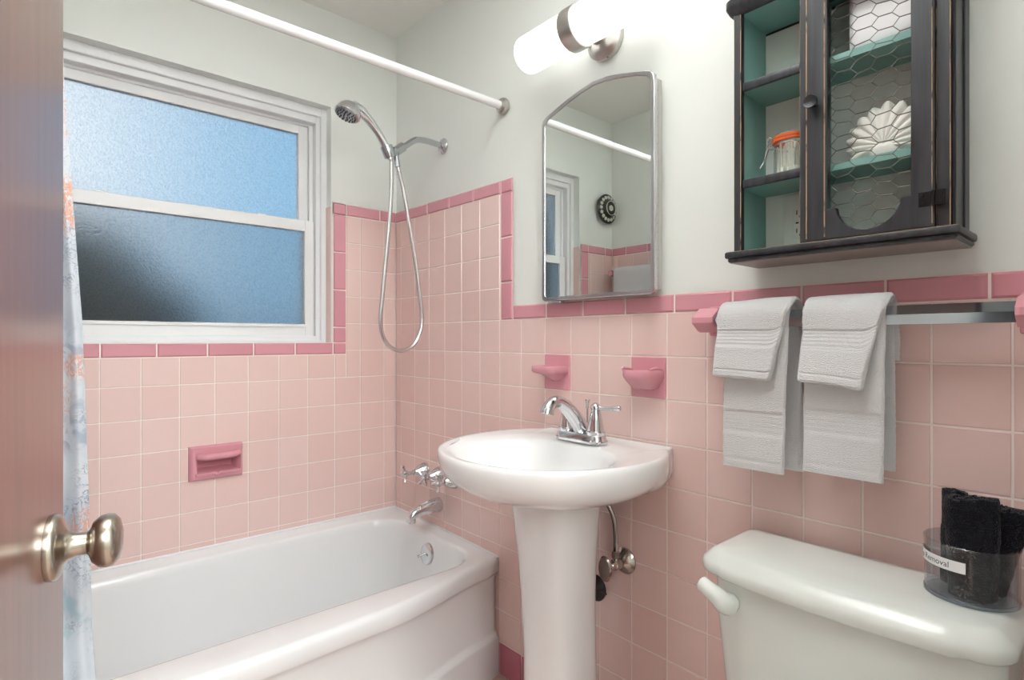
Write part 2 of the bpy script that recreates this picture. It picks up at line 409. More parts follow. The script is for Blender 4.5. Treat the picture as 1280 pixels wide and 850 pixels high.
# tiled reveals of the opening (below the trim height)
tw.build('tile_field', [TILE, GROUT], wall_back)
rv = MB()
rv.box((-.05, WY1 - .004, WZ0 - .004), (-.006, WY1 + .001, Z0 + .03)); rv.box((-.05, WY0 - .001, WZ0 - .004), (-.006, WY0 + .004, Z0 + .03))
rv.build('reveal_tile', mat('pale_pink_reveal_glaze', srgb(234, 203, 197), .16), wall_back, smooth=False)
tb = Tiles(MW)
row(tb, 0, AO, [AI - .1515, AI], Z0, Z0 + STRIP); row(tb, BO, -YL, [BI, BI + .1515], Z0, Z0 + STRIP)
for A, B in ((AI, AO), (BO, BI)):
    zz = [Z0 - .1515 * k for k in range(4)] + [ZB1 - .001]
    for p, q in zip(zz, zz[1:]): tb.tile(A, B, q, p, 0, h=.0045, e=.005)
    tb.tile(A, B, ZB0, ZB1 - .001, 0, h=.0045, e=.005)
    tb.quad(A, B, ZB0, Z0 + STRIP, -.0012, 1)
row(tb, AO, BO, [1.04 - .1515 * k for k in range(-3, 6)], ZB0, ZB1)
tb.quad(AO, BO, ZB0, ZB1, -.0012, 1); tb.quad(0, AO, Z0, Z0 + STRIP, -.0012, 1); tb.quad(BO, -YL, Z0, Z0 + STRIP, -.0012, 1)
tb.build('border_trim', [BORD, GROUT], wall_back)

# --- end wall (y = YL) behind the door, seen in the mirror
m = MB(); m.box((-.3, YL - .12, 0), (XR + .1, YL - .007, CEILZ)); wall_left = struct(m.build('wall_left', PAINT))
ML = Matrix(((1, 0, 0, 0), (0, 0, 1, YL), (0, 1, 0, 0), (0, 0, 0, 1)))
tl = Tiles(ML)
for i in range(len(xs) - 1):
    for n in range(14):
        if n < 4 and xs[i] > XTUB - .02: continue
        a1 = xs[i + 1]
        if n < 4: a1 = min(a1, XTUB)
        tl.tile(xs[i], min(a1, XR), Z0 - (n + 1) * T, Z0 - n * T, 0)
tl.quad(0, XTUB, 0, Z0, -.0016, 1); tl.quad(XTUB, XR, 0, ZW, -.0016, 1); tl.build('tile_field', [TILE, GROUT], wall_left)
tb = Tiles(ML); row(tb, 0, XB1, [XB0 - .1515 * k for k in range(5)], Z0, Z0 + STRIP); tb.quad(0, XB1, Z0, Z0 + STRIP, -.0012, 1)
zz = [Z0 - .1515 * k for k in range(3)] + [ZW]
for p, q in zip(zz, zz[1:]): tb.tile(XB0, XB1, q, p, 0, h=.0045, e=.005)
row(tb, XB1, XR, [XB1 + .1515 * k for k in range(12)], ZW, ZW + STRIP)
tb.quad(XB0, XB1, ZW, Z0, -.0012, 1); tb.quad(XB1, XR, ZW, ZW + STRIP, -.0012, 1); tb.build('border_trim', [BORD, GROUT], wall_left)

# --- doorway wall and the hall beyond it
DY0, DY1, DZ = -1.37, -.64, 2.03
m = MB(); m.box((XR, YL - .12, 0), (XR + .1, DY0, CEILZ)); m.box((XR, DY1, 0), (XR + .1, .12, CEILZ)); m.box((XR, DY0, DZ), (XR + .1, DY1, CEILZ))
struct(m.build('wall_front', PAINT, smooth=False))
m = MB()
for lo, hi in (((3.6, -3, 0), (3.7, .3, CEILZ)), ((XR + .1, -2.6, 0), (3.6, -2.5, CEILZ)), ((XR + .1, .1, 0), (3.6, .2, CEILZ))): m.box(lo, hi)
struct(m.build('wall_hall', PAINT, smooth=False))
m = MB()
for y0, y1 in ((DY0 - .06, DY0), (DY1, DY1 + .06)): m.box((XR - .012, y0, 0), (XR, y1, DZ + .06), .003)
m.box((XR - .012, DY0, DZ), (XR, DY1, DZ + .06), .003)
struct(m.build('trim_1', WHITE))

# --- window
win = bpy.data.objects.new('window_1', None); COL.objects.link(win); win.location = (-.08, (WY0 + WY1) / 2, WZ0); struct(win)
def frame_rect(mb, x0, x1, y0, y1, z0, z1, wl, wr, wb, wt, bev=.002):
    mb.box((x0, y0, z0), (x1, y0 + wl, z1), bev); mb.box((x0, y1 - wr, z0), (x1, y1, z1), bev)
    mb.box((x0, y0 + wl, z0), (x1, y1 - wr, z0 + wb), bev); mb.box((x0, y0 + wl, z1 - wt), (x1, y1 - wr, z1), bev)
m = MB()
frame_rect(m, -.19, -.048, WY0, WY1, WZ0, WZ1, .024, .024, .012, .034)
frame_rect(m, -.19, -.062, WY0 + .022, WY1 - .022, WZ0 + .006, WZ1 - .03, .018, .018, .022, .03)
frame_rect(m, -.19, -.096, WY0 + .03, WY1 - .03, WZ0 + .01, WZ1 - .05, .024, .024, .02, .02)
m.build('window_frame', WHITE, win)
# sashes: upper one sits further out
GL_Y0, GL_Y1 = -1.18, -.385
m = MB(); frame_rect(m, -.132, -.104, WY0 + .05, -.345, 1.585, 2.012, .045, .038, .03, .042)
up = m.build('upper_sash', WHITE, win)
m = MB(); m.box((-.120, WY0 + .09, 1.61), (-.114, -.38, 1.975)); m.build('glass_pane', FROST, up, smooth=False)
m = MB(); frame_rect(m, -.104, -.074, WY0 + .044, -.331, 1.142, 1.617, .045, .038, .058, .044)
m.box((-.074, WY0 + .08, 1.188), (-.068, -.36, 1.2), .001)
lo_ = m.build('lower_sash', WHITE, win)
m = MB(); m.box((-.092, WY0 + .085, 1.19), (-.086, -.366, 1.58)); m.build('glass_pane', FROST, lo_, smooth=False)
for y in (-1.03, -.53):
    m = MB(); m.box((-.1, y - .018, 1.615), (-.078, y + .018, 1.622), .002); m.build('tilt_latch', WHITE, lo_)
m = MB(); m.box((-.172, WY0 + .05, 1.13), (-.1705, -.34, 1.61)); m.build('dimming_screen', SCREEN, win, smooth=False)  # thin see-through sheet added outside to dim the lower pane

# --- what stands outside the window
m = MB(); m.box((-9, -8, -.6), (-.21, 6, -.5)); g = struct(m.build('ground', mat('garden_soil', srgb(96, 98, 84), .9)))
m = MB(); m.box((-4.2, -5, -.5), (-4.0, 5, 1.25)); struct(m.build('wall_neighbour', mat('blue_grey_siding', srgb(190, 205, 220), .7)))
def shrub(name, loc, R, label, seed):
    bm = bmesh.new(); bmesh.ops.create_icosphere(bm, subdivisions=4, radius=1)
    for v in bm.verts:
        n = noise.fractal(v.co * 2.3 + Vector((seed, 0, 0)), 1.0, 2.0, 4); v.co *= 1 + .28 * n
        v.co = Vector((v.co.x * R[0], v.co.y * R[1], v.co.z * R[2])) + Vector(loc)
    mb = MB(); mb.bm(bm); o = mb.build(name, mat('dark_leaves_%d' % seed, srgb(38, 48, 44), .9), None); tag(o, label, 'shrub'); return o
shrub('shrub', (-1.0, -1.12, .55), (.45, .70, 1.0), 'dark shrub blurred behind the lower left of the frosted window', 3)

# ------------------------------------------------------------------ bathtub
TBX = .36; TBY = YL / 2
def tub_front(y):
    d = min(-y, y - YL)                       # distance from the nearer end wall
    return .700 + .012 * sstep(d / .05) + .083 * sstep((d - .02) / .46) + .012 * sstep((d - .45) / .4)
def bis(inside, th):
    lo, hi = 0, 2.0; c, s = math.cos(th), math.sin(th)
    for _ in range(36):
        md = (lo + hi) / 2
        if inside(TBX + c * md, TBY + s * md): lo = md
        else: hi = md
    return (TBX + c * lo, TBY + s * lo)
def out_shape(off): return lambda x, y: .001 < x < tub_front(y) + off and YL + .001 < y < -.001
def rrect(x0, x1, y0, y1, r):
    def f(x, y):
        if not (x0 < x < x1 and y0 < y < y1): return False
        cx = min(max(x, x0 + r), x1 - r); cy = min(max(y, y0 + r), y1 - r)
        return (x - cx) ** 2 + (y - cy) ** 2 <= r * r or (cx == x or cy == y)
    return f
angs = []
cor = [math.atan2(yy - TBY, xx - TBX) for xx, yy in ((.001, YL + .001), (.70, YL + .001), (.70, -.001), (.001, -.001))]
cs = sorted(a % (2 * pi) for a in cor); cs.append(cs[0] + 2 * pi)
for a, b in zip(cs, cs[1:]):
    k = 56
    for i in range(k): angs.append(a + (b - a) * (i / k))
RIM = .400
rings = []
def oring(z, off):
    r = []
    for th in angs:
        x, y = bis(out_shape(off), th); lift = .016 * (1 - max(0, min(1, x / .66))) if z > .39 else 0
        r.append((x, y, z + lift))
    return r
def iring(z, d, r):
    f = rrect(.052 + d * .6, .668 - d * .75, YL + .075 + d * 2.2, -.058 - d * .9, r)
    return [(*bis(f, th), z) for th in angs]
for z, off in ((0, 0), (.122, 0), (.131, -.002), (.137, -.012), (.150, -.016), (.325, -.016), (.338, -.012), (.345, -.003), (.352, 0), (.384, 0), (.393, -.004), (.399, -.012)): rings.append(oring(z, off))
rings.append(oring(RIM, -.022))
rings.append(iring(RIM, -.018, .14)); rings.append(iring(.398, -.008, .135)); rings.append(iring(.390, 0, .13)); rings.append(iring(.37, .006, .13))
for z, d, r in ((.30, .018, .13), (.20, .035, .13), (.12, .052, .13), (.085, .07, .12), (.068, .095, .11), (.06, .13, .09), (.055, .2, .05)): rings.append(iring(z, d, r))
tub = thing('bathtub', 'white enamelled built-in bathtub with a bowed front, below the window', 'bathtub', (TBX, TBY, 0))
m = MB(); m.loft(rings, 0, False, True); m.build('tub_shell', ENAM, tub, ang=60)
# overflow plate with its trip lever
ofM = axisM((.362, -.070, .330), (0, -1, .18))
m = MB(); m.lathe([(.0, -.012), (.040, -.012), (.041, .0), (.039, .005), (.030, .009), (.014, .010), (0, .010)], ofM)
of = m.build('overflow_plate', CHROME, tub)
m = MB(); m.tube([ofM @ V(0, .002, .008), ofM @ V(-.006, -.004, .02), ofM @ V(-.012, -.012, .036)], [.004, .0035, .005], 10); m.build('trip_lever', CHROME, of)
m = MB(); m.tube([(.0, -.003, .414), (.12, -.003, .413), (.4, -.003, .408), (.70, -.003, .399)], .0035, 6)
m.tube([(.003, -.001, .416), (.003, YL + .001, .420)], .0045, 6)
m.build('sealant_bead', WHITE, tub)

# recessed ceramic soap holder in the window wall
sp = thing('soap_holder', 'rose pink recessed ceramic soap holder set in the wall above the bathtub', 'soap dish', (0, -.711, .71))
a0, a1, b0, b1 = -soap[1], -soap[0], soap[2], soap[3]
shrub('shrub', (-1.9, -3.4, .9), (1.5, .7, 2.3), 'tall dark shrub shape added outside to darken the window glass seen in the mirror', 8)  # dark mass added out there so the mirrored window turns dark
def rect_ring(x, y0, y1, z0, z1): return [(x, y0, z0), (x, y1, z0), (x, y1, z1), (x, y0, z1)]
m = MB()
oy0, oy1, oz0, oz1 = a0 + .027, a1 - .013, b0 + .022, b1 - .05
m.loft([rect_ring(-.002, a0, a1, b0, b1), rect_ring(.010, a0 + .002, a1 - .002, b0 + .002, b1 - .002), rect_ring(.016, a0 + .010, a1 - .006, b0 + .008, b1 - .006),
        rect_ring(.016, a0 + .014, a1 - .008, b0 + .012, b1 - .012), rect_ring(.010, oy0 - .004, oy1 + .003, oz0 - .002, oz1 + .004), rect_ring(.006, oy0, oy1, oz0, oz1), rect_ring(-.05, oy0 + .01, oy1 - .01, oz0 + .012, oz1 - .006)], 0, False, True)
m.build('ceramic_frame', ROSE, sp, ang=50)
m = MB(); m.tube(bez([(.012, a0 + .028, b1 - .036), (.030, a0 + .05, b1 - .037), (.032, (a0 + a1) / 2, b1 - .037), (.030, a1 - .04, b1 - .037), (.012, a1 - .016, b1 - .036)]), .0115, 12); m.build('grab_rail', ROSE, sp)
m = MB(); L_ = []
n = 40
for i in range(n + 1):
    y = lerp(a0 + .020, a1 - .010, i / n); q = abs((y - (a0 + a1) / 2) / .008); dip = .007 * max(0, 1 - q) - .0015 * math.exp(-((q - 1.6) / .6) ** 2)
    L_.append([(.004, y, b0 + .010), (.018, y, b0 + .012), (.024, y, b0 + .022 - dip), (.019, y, b0 + .027 - dip), (.004, y, b0 + .024 - dip)])
m.loft(L_, 0, True, True); m.build('lip', ROSE, sp)

# ------------------------------------------------------------------ tub valves and spout (on the sink wall)
def valve(x, z, label, hx, rot, stem):
    t = thing('tub_valve', label, 'tap', (x, 0, z), 'chrome valves above the bath spout')
    M = axisM((x, 0.0, z), (0, -1, 0))
    m = MB(); m.lathe([(0, -.002), (.033, -.002), (.034, .004), (.032, .012), (.023, .032), (.014, .046), (.011, .052), (.010, .062), (0, .062)], M, 28); m.build('escutcheon', CHROME, t)
    h = MB(); h.lathe([(0, .05), (.0075, .05), (.008, .066 + stem), (.012, .068 + stem), (.013, .078 + stem), (.008, .085 + stem), (0, .086 + stem)], M, 20)
    for k in range(4):
        a = rot + k * pi / 2; d = V(math.cos(a), math.sin(a), 0)
        h.tube([M @ (d * .006 + V(0, 0, .075 + stem)), M @ (d * .02 + V(0, 0, .078 + stem)), M @ (d * .030 + V(0, 0, .080 + stem)), M @ (d * .0335 + V(0, 0, .080 + stem))], [.0052, .0048, .0068, .003], 10)
    h.build('cross_handle', CHROME, t)
valve(.238, .613, 'chrome cross-handle tap nearest the corner, above the bath spout', .0, .3, .018)
valve(.341, .613, 'middle chrome cross-handle tap of the three above the bath spout', .0, .9, .0)
valve(.442, .612, 'chrome cross-handle tap nearest the sink, above the bath spout', .0, .2, .0)
t = thing('tub_spout', 'chrome bath spout on the tiled wall below the three taps', 'spout', (.335, 0, .492))
secs = []
for d, zc, rx, rz in ((0, .497, .027, .029), (.010, .497, .027, .029), (.05, .496, .0245, .025), (.09, .490, .0215, .021), (.115, .483, .0195, .0195), (.130, .475, .018, .018), (.138, .466, .016, .012)):
    secs.append([(.335 + rx * math.cos(q), -d, zc + rz * math.sin(q)) for q in [2 * pi * k / 24 for k in range(24)]])
m = MB(); m.loft(secs, 0, True, True); m.build('spout_body', CHROME, t, ang=50)
m = MB(); m.lathe([(.010, 0), (.0145, 0), (.0145, .024), (.010, .024)], axisM((.335, -.122, .450), (0, 0, 1)), 20, 0, False, False); m.build('outlet_ring', CHROME, t)

# ------------------------------------------------------------------ hand shower
SX = .362
t = thing('hand_shower', 'chrome hand shower with hose hanging from a wall arm over the bathtub', 'shower head', (SX, 0, 1.883))
m = MB(); arm = bez([(SX, 0, 1.884), (SX, -.06, 1.888), (SX, -.110, 1.884), (SX, -.135, 1.872), (SX, -.170, 1.845), (SX, -.19, 1.833)]); m.tube(arm, .0112, 14); am = m.build('shower_arm', ARMC, t)
m = MB(); m.lathe([(0, -.001), (.029, -.001), (.031, .004), (.026, .010), (.014, .016), (.011, .018)], axisM((SX, .002, 1.884), (0, -1, 0)), 28); m.build('wall_flange', CHROME, t)
m = MB(); m.tube([(SX, -.172, 1.844), (SX, -.176, 1.841)], .0135, 14); m.tube([(SX, -.175, 1.843), (SX, -.207, 1.818)], [.0175, .0175], 14)
m.tube([(SX, -.2, 1.823), (SX, -.222, 1.806)], [.015, .016], 14)
m.tube([(SX, -.205, 1.815), (SX, -.203, 1.795), (SX, -.198, 1.765)], [.010, .010, .011], 12)
m.lathe([(.010, -.022), (.0195, -.022), (.0205, -.018), (.0225, .016), (.0215, .020), (.012, .020)], axisM((SX, -.236, 1.812), (0, -.42, 1)), 20)
m.build('bracket', ARMC, t)
m = MB(); hp = bez([(SX, -.226, 1.786), (SX, -.238, 1.818), (SX, -.264, 1.856), (SX, -.292, 1.888), (SX, -.32, 1.914), (SX, -.345, 1.93), (SX, -.372, 1.936)], 8)
rr = [lerp(.0115, .0135, min(1, i / 20)) if i < 20 else lerp(.0135, .021, (i - 20) / (len(hp) - 21)) for i in range(len(hp))]
m.tube(hp, rr, 16)
hd = (0, -.36, -.93); HM = axisM((SX, -.388, 1.912), hd)
m.lathe([(0, -.038), (.016, -.036), (.030, -.027), (.040, -.012), (.0445, .004), (.0445, .010), (.040, .013)], HM, 32, 0, True, False); hs = m.build('handset', CHROME, t)
m = MB(); m.lathe([(.0405, .009), (.040, .0125), (.036, .0145), (.02, .0155), (0, .0155)], HM, 32, 0, False, True)
for R_, k in ((.031, 16), (.021, 10), (.010, 5)):
    for i in range(k):
        q = 2 * pi * i / k; m.lathe([(.0026, .013), (.002, .0185), (0, .0188)], HM @ Matrix.Translation((R_ * math.cos(q), R_ * math.sin(q), 0)), 8, 1)
m.build('spray_face', [mat('grey_spray_plate', (.42, .43, .45, 1), .25, .8), DARK], hs)
hose = bez([(SX, -.224, 1.79), (SX, -.222, 1.75), (SX + .002, -.226, 1.64), (SX + .004, -.237, 1.52), (SX + .005, -.249, 1.41), (SX + .006, -.262, 1.29), (SX + .006, -.269, 1.21), (SX + .006, -.26, 1.152), (SX + .006, -.232, 1.113), (SX + .006, -.187, 1.098), (SX + .006, -.14, 1.114), (SX + .006, -.111, 1.154), (SX + .006, -.098, 1.21), (SX + .006, -.106, 1.29), (SX + .004, -.122, 1.41), (SX + .002, -.145, 1.54), (SX, -.17, 1.67), (SX, -.186, 1.73), (SX, -.198, 1.77)], 14)
m = MB(); m.tube(hose, [.0078 if i % 2 else .0070 for i in range(len(hose))], 10); m.build('hose', mat('metal_hose', (.66, .66, .66, 1), .25, 1), t)

# ------------------------------------------------------------------ shower rod and curtain
RODX, RODZ = .726, 1.924
t = thing('curtain_rod', 'white shower curtain rod spanning from wall to wall above the bathtub', 'curtain rod', (RODX, 0, RODZ))
m = MB(); m.tube([(RODX, -.006, RODZ), (RODX, YL + .006, RODZ)], .0135, 20); m.build('rod', RODM, t)
for y, d in ((0, -1), (YL, 1)):
    m = MB(); m.lathe([(0, -.001), (.026, -.001), (.0275, .006), (.0255, .014), (.018, .018), (.0165, .022), (.0140, .022)], axisM((RODX, y, RODZ), (0, d, 0)), 28); m.build('flange', NICKEL, t)
# curtain, bunched against the end wall
m = MB(); NU, NV = 170, 60; g = []
EDGE = [(.1, -1.10), (.453, -1.116), (.774, -1.1215), (1.064, -1.130), (1.176, -1.134), (1.434, -1.150), (1.659, -1.163), (1.819, -1.167), (2.0, -1.17)]
for j in range(NV + 1):
    v = j / NV; z = lerp(RODZ - .016, .10, v); r = []
    for (a, p), (b, q) in zip(EDGE, EDGE[1:]):
        if a <= z <= b: yr = lerp(p, q, (z - a) / (b - a))
    xc = .742 + .105 * sstep((.56 - z) / .14)
    for i in range(NU + 1):
        u = i / NU; y = lerp(yr, YL + .035, u)
        amp = .026 * sstep(u * 9)
        x = xc + amp * math.sin(u * 46 + .5 * math.sin(v * 4 + u * 4)) + .006 * math.sin(v * 7 + u * 9)
        y += .010 * math.sin(u * 23 + 2 * v) * sstep(u * 9)
        r.append((x, y, z))
    g.append(r)
m.loft(g, 0, False, False, closed=False)
cur = m.build('shower_curtain', CURT, None, ang=180)
sd = cur.modifiers.new('thick', 'SOLIDIFY'); sd.thickness = .0012
tag(cur, 'pale shower curtain printed with faint coral and blue sea motifs, bunched behind the door', 'shower curtain')

# ------------------------------------------------------------------ pedestal sink
SKX, SKZ = 1.162, .869
HW = [(0, .205), (.015, .213), (.06, .245), (.11, .270), (.16, .282), (.21, .285), (.26, .281), (.31, .268), (.36, .246), (.41, .210), (.44, .178), (.465, .138), (.482, .098), (.493, .06), (.499, .025), (.5005, 0)]
def hw(d):
    for (a, p), (b, q) in zip(HW, HW[1:]):
        if a <= d <= b: return lerp(p, q, (d - a) / (b - a))
    return -1
# smooth closed outline sampled by arclength
import bisect
half = bez([(-p, -a, 0) for a, p in HW], 6)
outl = [Vector((q.x, q.y, 0)) for q in half] + [Vector((-q.x, q.y, 0)) for q in half[::-1][1:]]
def resample(P, n):
    L = [0]
    for a, b in zip(P, P[1:]): L.append(L[-1] + (b - a).length)
    o = []
    for k in range(n):
        d = L[-1] * k / (n - 1); i = min(len(P) - 2, max(0, bisect.bisect_right(L, d) - 1)); o.append(P[i].lerp(P[i + 1], (d - L[i]) / max(1e-9, L[i + 1] - L[i])))
    return o
NS = 120
outl = resample(outl, NS)
back = [Vector((lerp(.205, -.205, (k + 1) / 25), 0, 0)) for k in range(24)]
OUT = outl + back; CY = -.24
def sring(scale, z, wall=True, tx=None):
    r = []
    for p in OUT:
        q = Vector((p.x * scale, CY + (p.y - CY) * scale, 0))
        if wall: q.y = min(-.002, q.y) if p.y < -.02 else -.002 - (1 - scale) * .02
        r.append((SKX + q.x, q.y, z))
    return r
def ell(cx, cy, rx, ry, z, sup=2.0):
    r = []
    for p in OUT:
        th = math.atan2(p.y - CY, p.x); c, s = math.cos(th), math.sin(th)
        k = (abs(c) ** sup + abs(s) ** sup) ** (-1 / sup)
        r.append((cx + rx * c * k, cy + ry * s * k, z))
    return r
def mixr(a, b, t): return [tuple(lerp(x, y, t) for x, y in zip(p, q)) for p, q in zip(a, b)]
sink = thing('pedestal_sink', 'white porcelain pedestal sink against the pink tiled wall, below the mirror', 'sink', (SKX, -.2, 0))
base = sring(1, 0); pe = ell(SKX + .002, -.2, .112, .104, 0, 2.3)
R_ = []
for t_, z in ((1, .738), (.90, .743), (.74, .751), (.55, .761), (.36, .774), (.20, .789), (.08, .808), (.015, .832), (0, .850), (0, .858)):
    # the wall end drops less steeply, so that the underside runs back to the wall
    ring = []
    for p_, q_ in zip(base, pe):
        k_ = t_ ** (1 + 1.2 * sstep(1 + (p_[1]) / .15)) if t_ > 0 else 0
        ring.append(tuple(lerp(a_, b_, k_) for a_, b_ in zip(p_, q_)))
    R_.append([(x, min(-.002, y), z + (.020 * sstep(1 + y / .16) * sstep(t_ * 1.4))) for x, y, _ in ring])
R_.append(sring(.994, .866)); R_.append(sring(.982, .8690)); R_.append(sring(.955, .8685))
bow = lambda k, z: ell(SKX, -.292, .218 * k, .172 * k, z, 2.15)
R_.append(mixr(sring(.90, .866), bow(1.05, .866), .45)); R_.append(bow(1.06, .862)); R_.append(bow(1.0, .856)); R_.append(bow(.95, .845)); R_.append(bow(.88, .818)); R_.append(bow(.76, .785)); R_.append(bow(.55, .760)); R_.append(bow(.28, .748)); R_.append(bow(.11, .744))
m = MB(); m.loft(R_, 0, False, True); m.build('basin', PORC, sink, ang=70)
m = MB(); m.lathe([(.030, .748), (.028, .7505), (.018, .7500), (.0, .7500)], Matrix.Translation((SKX, -.292, 0)), 24, 0, False, True); m.build('drain', CHROME, sink)
m = MB(); R_ = []
for z, cx, rx, ry in ((0, .020, .118, .112), (.012, .020, .118, .112), (.03, .020, .112, .106), (.09, .020, .095, .092), (.2, .019, .088, .085), (.36, .016, .087, .083), (.5, .009, .0905, .086), (.60, .006, .096, .091), (.68, .003, .104, .098), (.744, .001, .112, .104)):
    R_.append(ell(SKX + cx, -.2, rx, ry, z, 2.5))
m.loft(R_, 0, True, True); m.build('pedestal', PORC, sink, ang=70)

# faucet
FX, FY, FZ = 1.150, -.088, .868
t = thing('sink_faucet', 'chrome two-handle faucet with a goose-bent spout on the sink deck', 'faucet', (FX, FY, FZ))
def stad(cx, cy, L, r, z, n=20):
    o = []
    for k in range(n): q = -pi / 2 + pi * k / (n - 1); o.append((cx + L + r * math.cos(q), cy + r * math.sin(q), z))
    for k in range(n): q = pi / 2 + pi * k / (n - 1); o.append((cx - L + r * math.cos(q), cy + r * math.sin(q), z))
    return o
m = MB(); m.loft([stad(FX, FY, .054, .030, FZ - .002), stad(FX, FY, .054, .030, FZ + .004), stad(FX, FY, .053, .027, FZ + .007), stad(FX, FY, .052, .025, FZ + .018), stad(FX, FY, .051, .022, FZ + .022)], 0, True, True)
m.build('base_plate', CHROME, t, ang=30)
for s in (-1, 1):
    hx = FX + s * .051
    m = MB(); m.lathe([(.024, .018), (.0255, .021), (.0255, .028), (.022, .031), (.0215, .034), (.0195, .05), (.0135, .078), (.0115, .086), (.0135, .088), (.0135, .094), (.010, .100), (.004, .104), (0, .1045)], Matrix.Translation((hx, FY, FZ)), 28)
    d = V(s * .85, (.25 if s > 0 else -.5), 0).normalized() if s > 0 else V(-.75, .55, 0).normalized()
    c = V(hx, FY, FZ + .091)
    m.tube([c, c + d * .014, c + d * .03 + V(0, 0, -.001), c + d * .05 + V(0, 0, .001), c + d * .062 + V(0, 0, .002), c + d * .068 + V(0, 0, .002), c + d * .071 + V(0, 0, .002)], [.009, .0058, .0056, .0068, .0078, .0068, .002], 14)
    m.build('lever_handle', CHROME, t)
sp_ = bez([(FX, FY + .006, FZ + .012), (FX, FY - .004, FZ + .035), (FX, FY - .034, FZ + .070), (FX, FY - .066, FZ + .098), (FX, FY - .090, FZ + .109), (FX, FY - .112, FZ + .106), (FX, FY - .126, FZ + .093), (FX, FY - .131, FZ + .080)], 6)
n = len(sp_); rr = [lerp(.0245, .0155, min(1, i / (n * .55))) if i < n * .72 else lerp(.0155, .0175, (i - n * .72) / (n * .28)) for i in range(n)]
m = MB(); m.tube(sp_, rr, 18); m.build('spout', CHROME, t, ang=50)
m = MB(); m.tube([(FX, FY + .026, FZ + .01), (FX, FY + .026, FZ + .082)], .0028, 10); m.lathe([(.003, .08), (.0045, .086), (.0035, .094), (.0075, .104), (.0068, .107), (.002, .105), (0, .104)], Matrix.Translation((FX, FY + .026, FZ)), 16); m.build('lift_rod', CHROME, t)

# stop valve and its supply tube
t = thing('stop_valve', 'tarnished chrome shut-off valve with oval handle on the wall below the sink', 'valve', (1.231, 0, .543))
VM = axisM((1.231, 0, .543), (0, -1, 0))
m = MB(); m.lathe([(0, -.001), (.034, -.001), (.035, .004), (.029, .012), (.016, .020), (.012, .022), (.012, .03)], VM, 28); m.build('escutcheon', CHROMED, t)
m = MB(); m.lathe([(.011, .02), (.011, .03), (.0145, .032), (.0145, .05), (.012, .052), (.012, .064), (.0085, .068), (.007, .082), (0, .082)], VM, 16); m.tube([VM @ V(0, 0, .042) + V(0, 0, 0), VM @ V(0, 0, .042) + V(0, 0, .034)], [.010, .009], 14); m.lathe([(.0095, .018), (.0115, .02), (.0115, .032), (.008, .036)], Matrix.Translation((1.231, -.042, .543)), 6); m.build('valve_body', CHROMED, t)
m = MB(); rg = []
for d, rx, rz in ((.078, .006, .009), (.081, .018, .030), (.086, .021, .034), (.091, .018, .030), (.094, .006, .01)): rg.append([(1.231 + rx * math.cos(q), -d, .543 + rz * math.sin(q)) for q in [2 * pi * k / 24 for k in range(24)]])
m.loft(rg, 0, True, True); m.build('oval_handle', CHROMED, t)
m = MB(); m.tube(bez([(1.231, -.042, .572), (1.231, -.042, .62), (1.226, -.046, .67), (1.205, -.055, .715), (1.195, -.075, .76), (1.195, -.085, .80)]), .0062, 10); m.build('supply_tube', CHROMED, t)
t = thing('drain_pipe', 'dark drain pipe with wall collar half hidden behind the sink pedestal', 'pipe', (1.13, 0, .437))
DM = axisM((1.128, 0, .437), (0, -1, 0))
m = MB(); m.lathe([(0, -.001), (.036, -.001), (.037, .005), (.030, .014), (.022, .02), (.020, .022)], DM, 28); m.build('wall_collar', DARK, t)
m = MB(); m.tube(bez([(1.128, -.002, .437), (1.129, -.04, .438), (1.132, -.064, .462), (1.136, -.070, .53), (1.140, -.072, .735)]), .019, 14); m.build('trap_pipe', DARK, t)
m = MB(); m.tube([(1.158, -.012, .44), (1.172, -.016, .443), (1.18, -.018, .438)], [.004, .0035, .002], 8); m.build('screw', DARK, t)

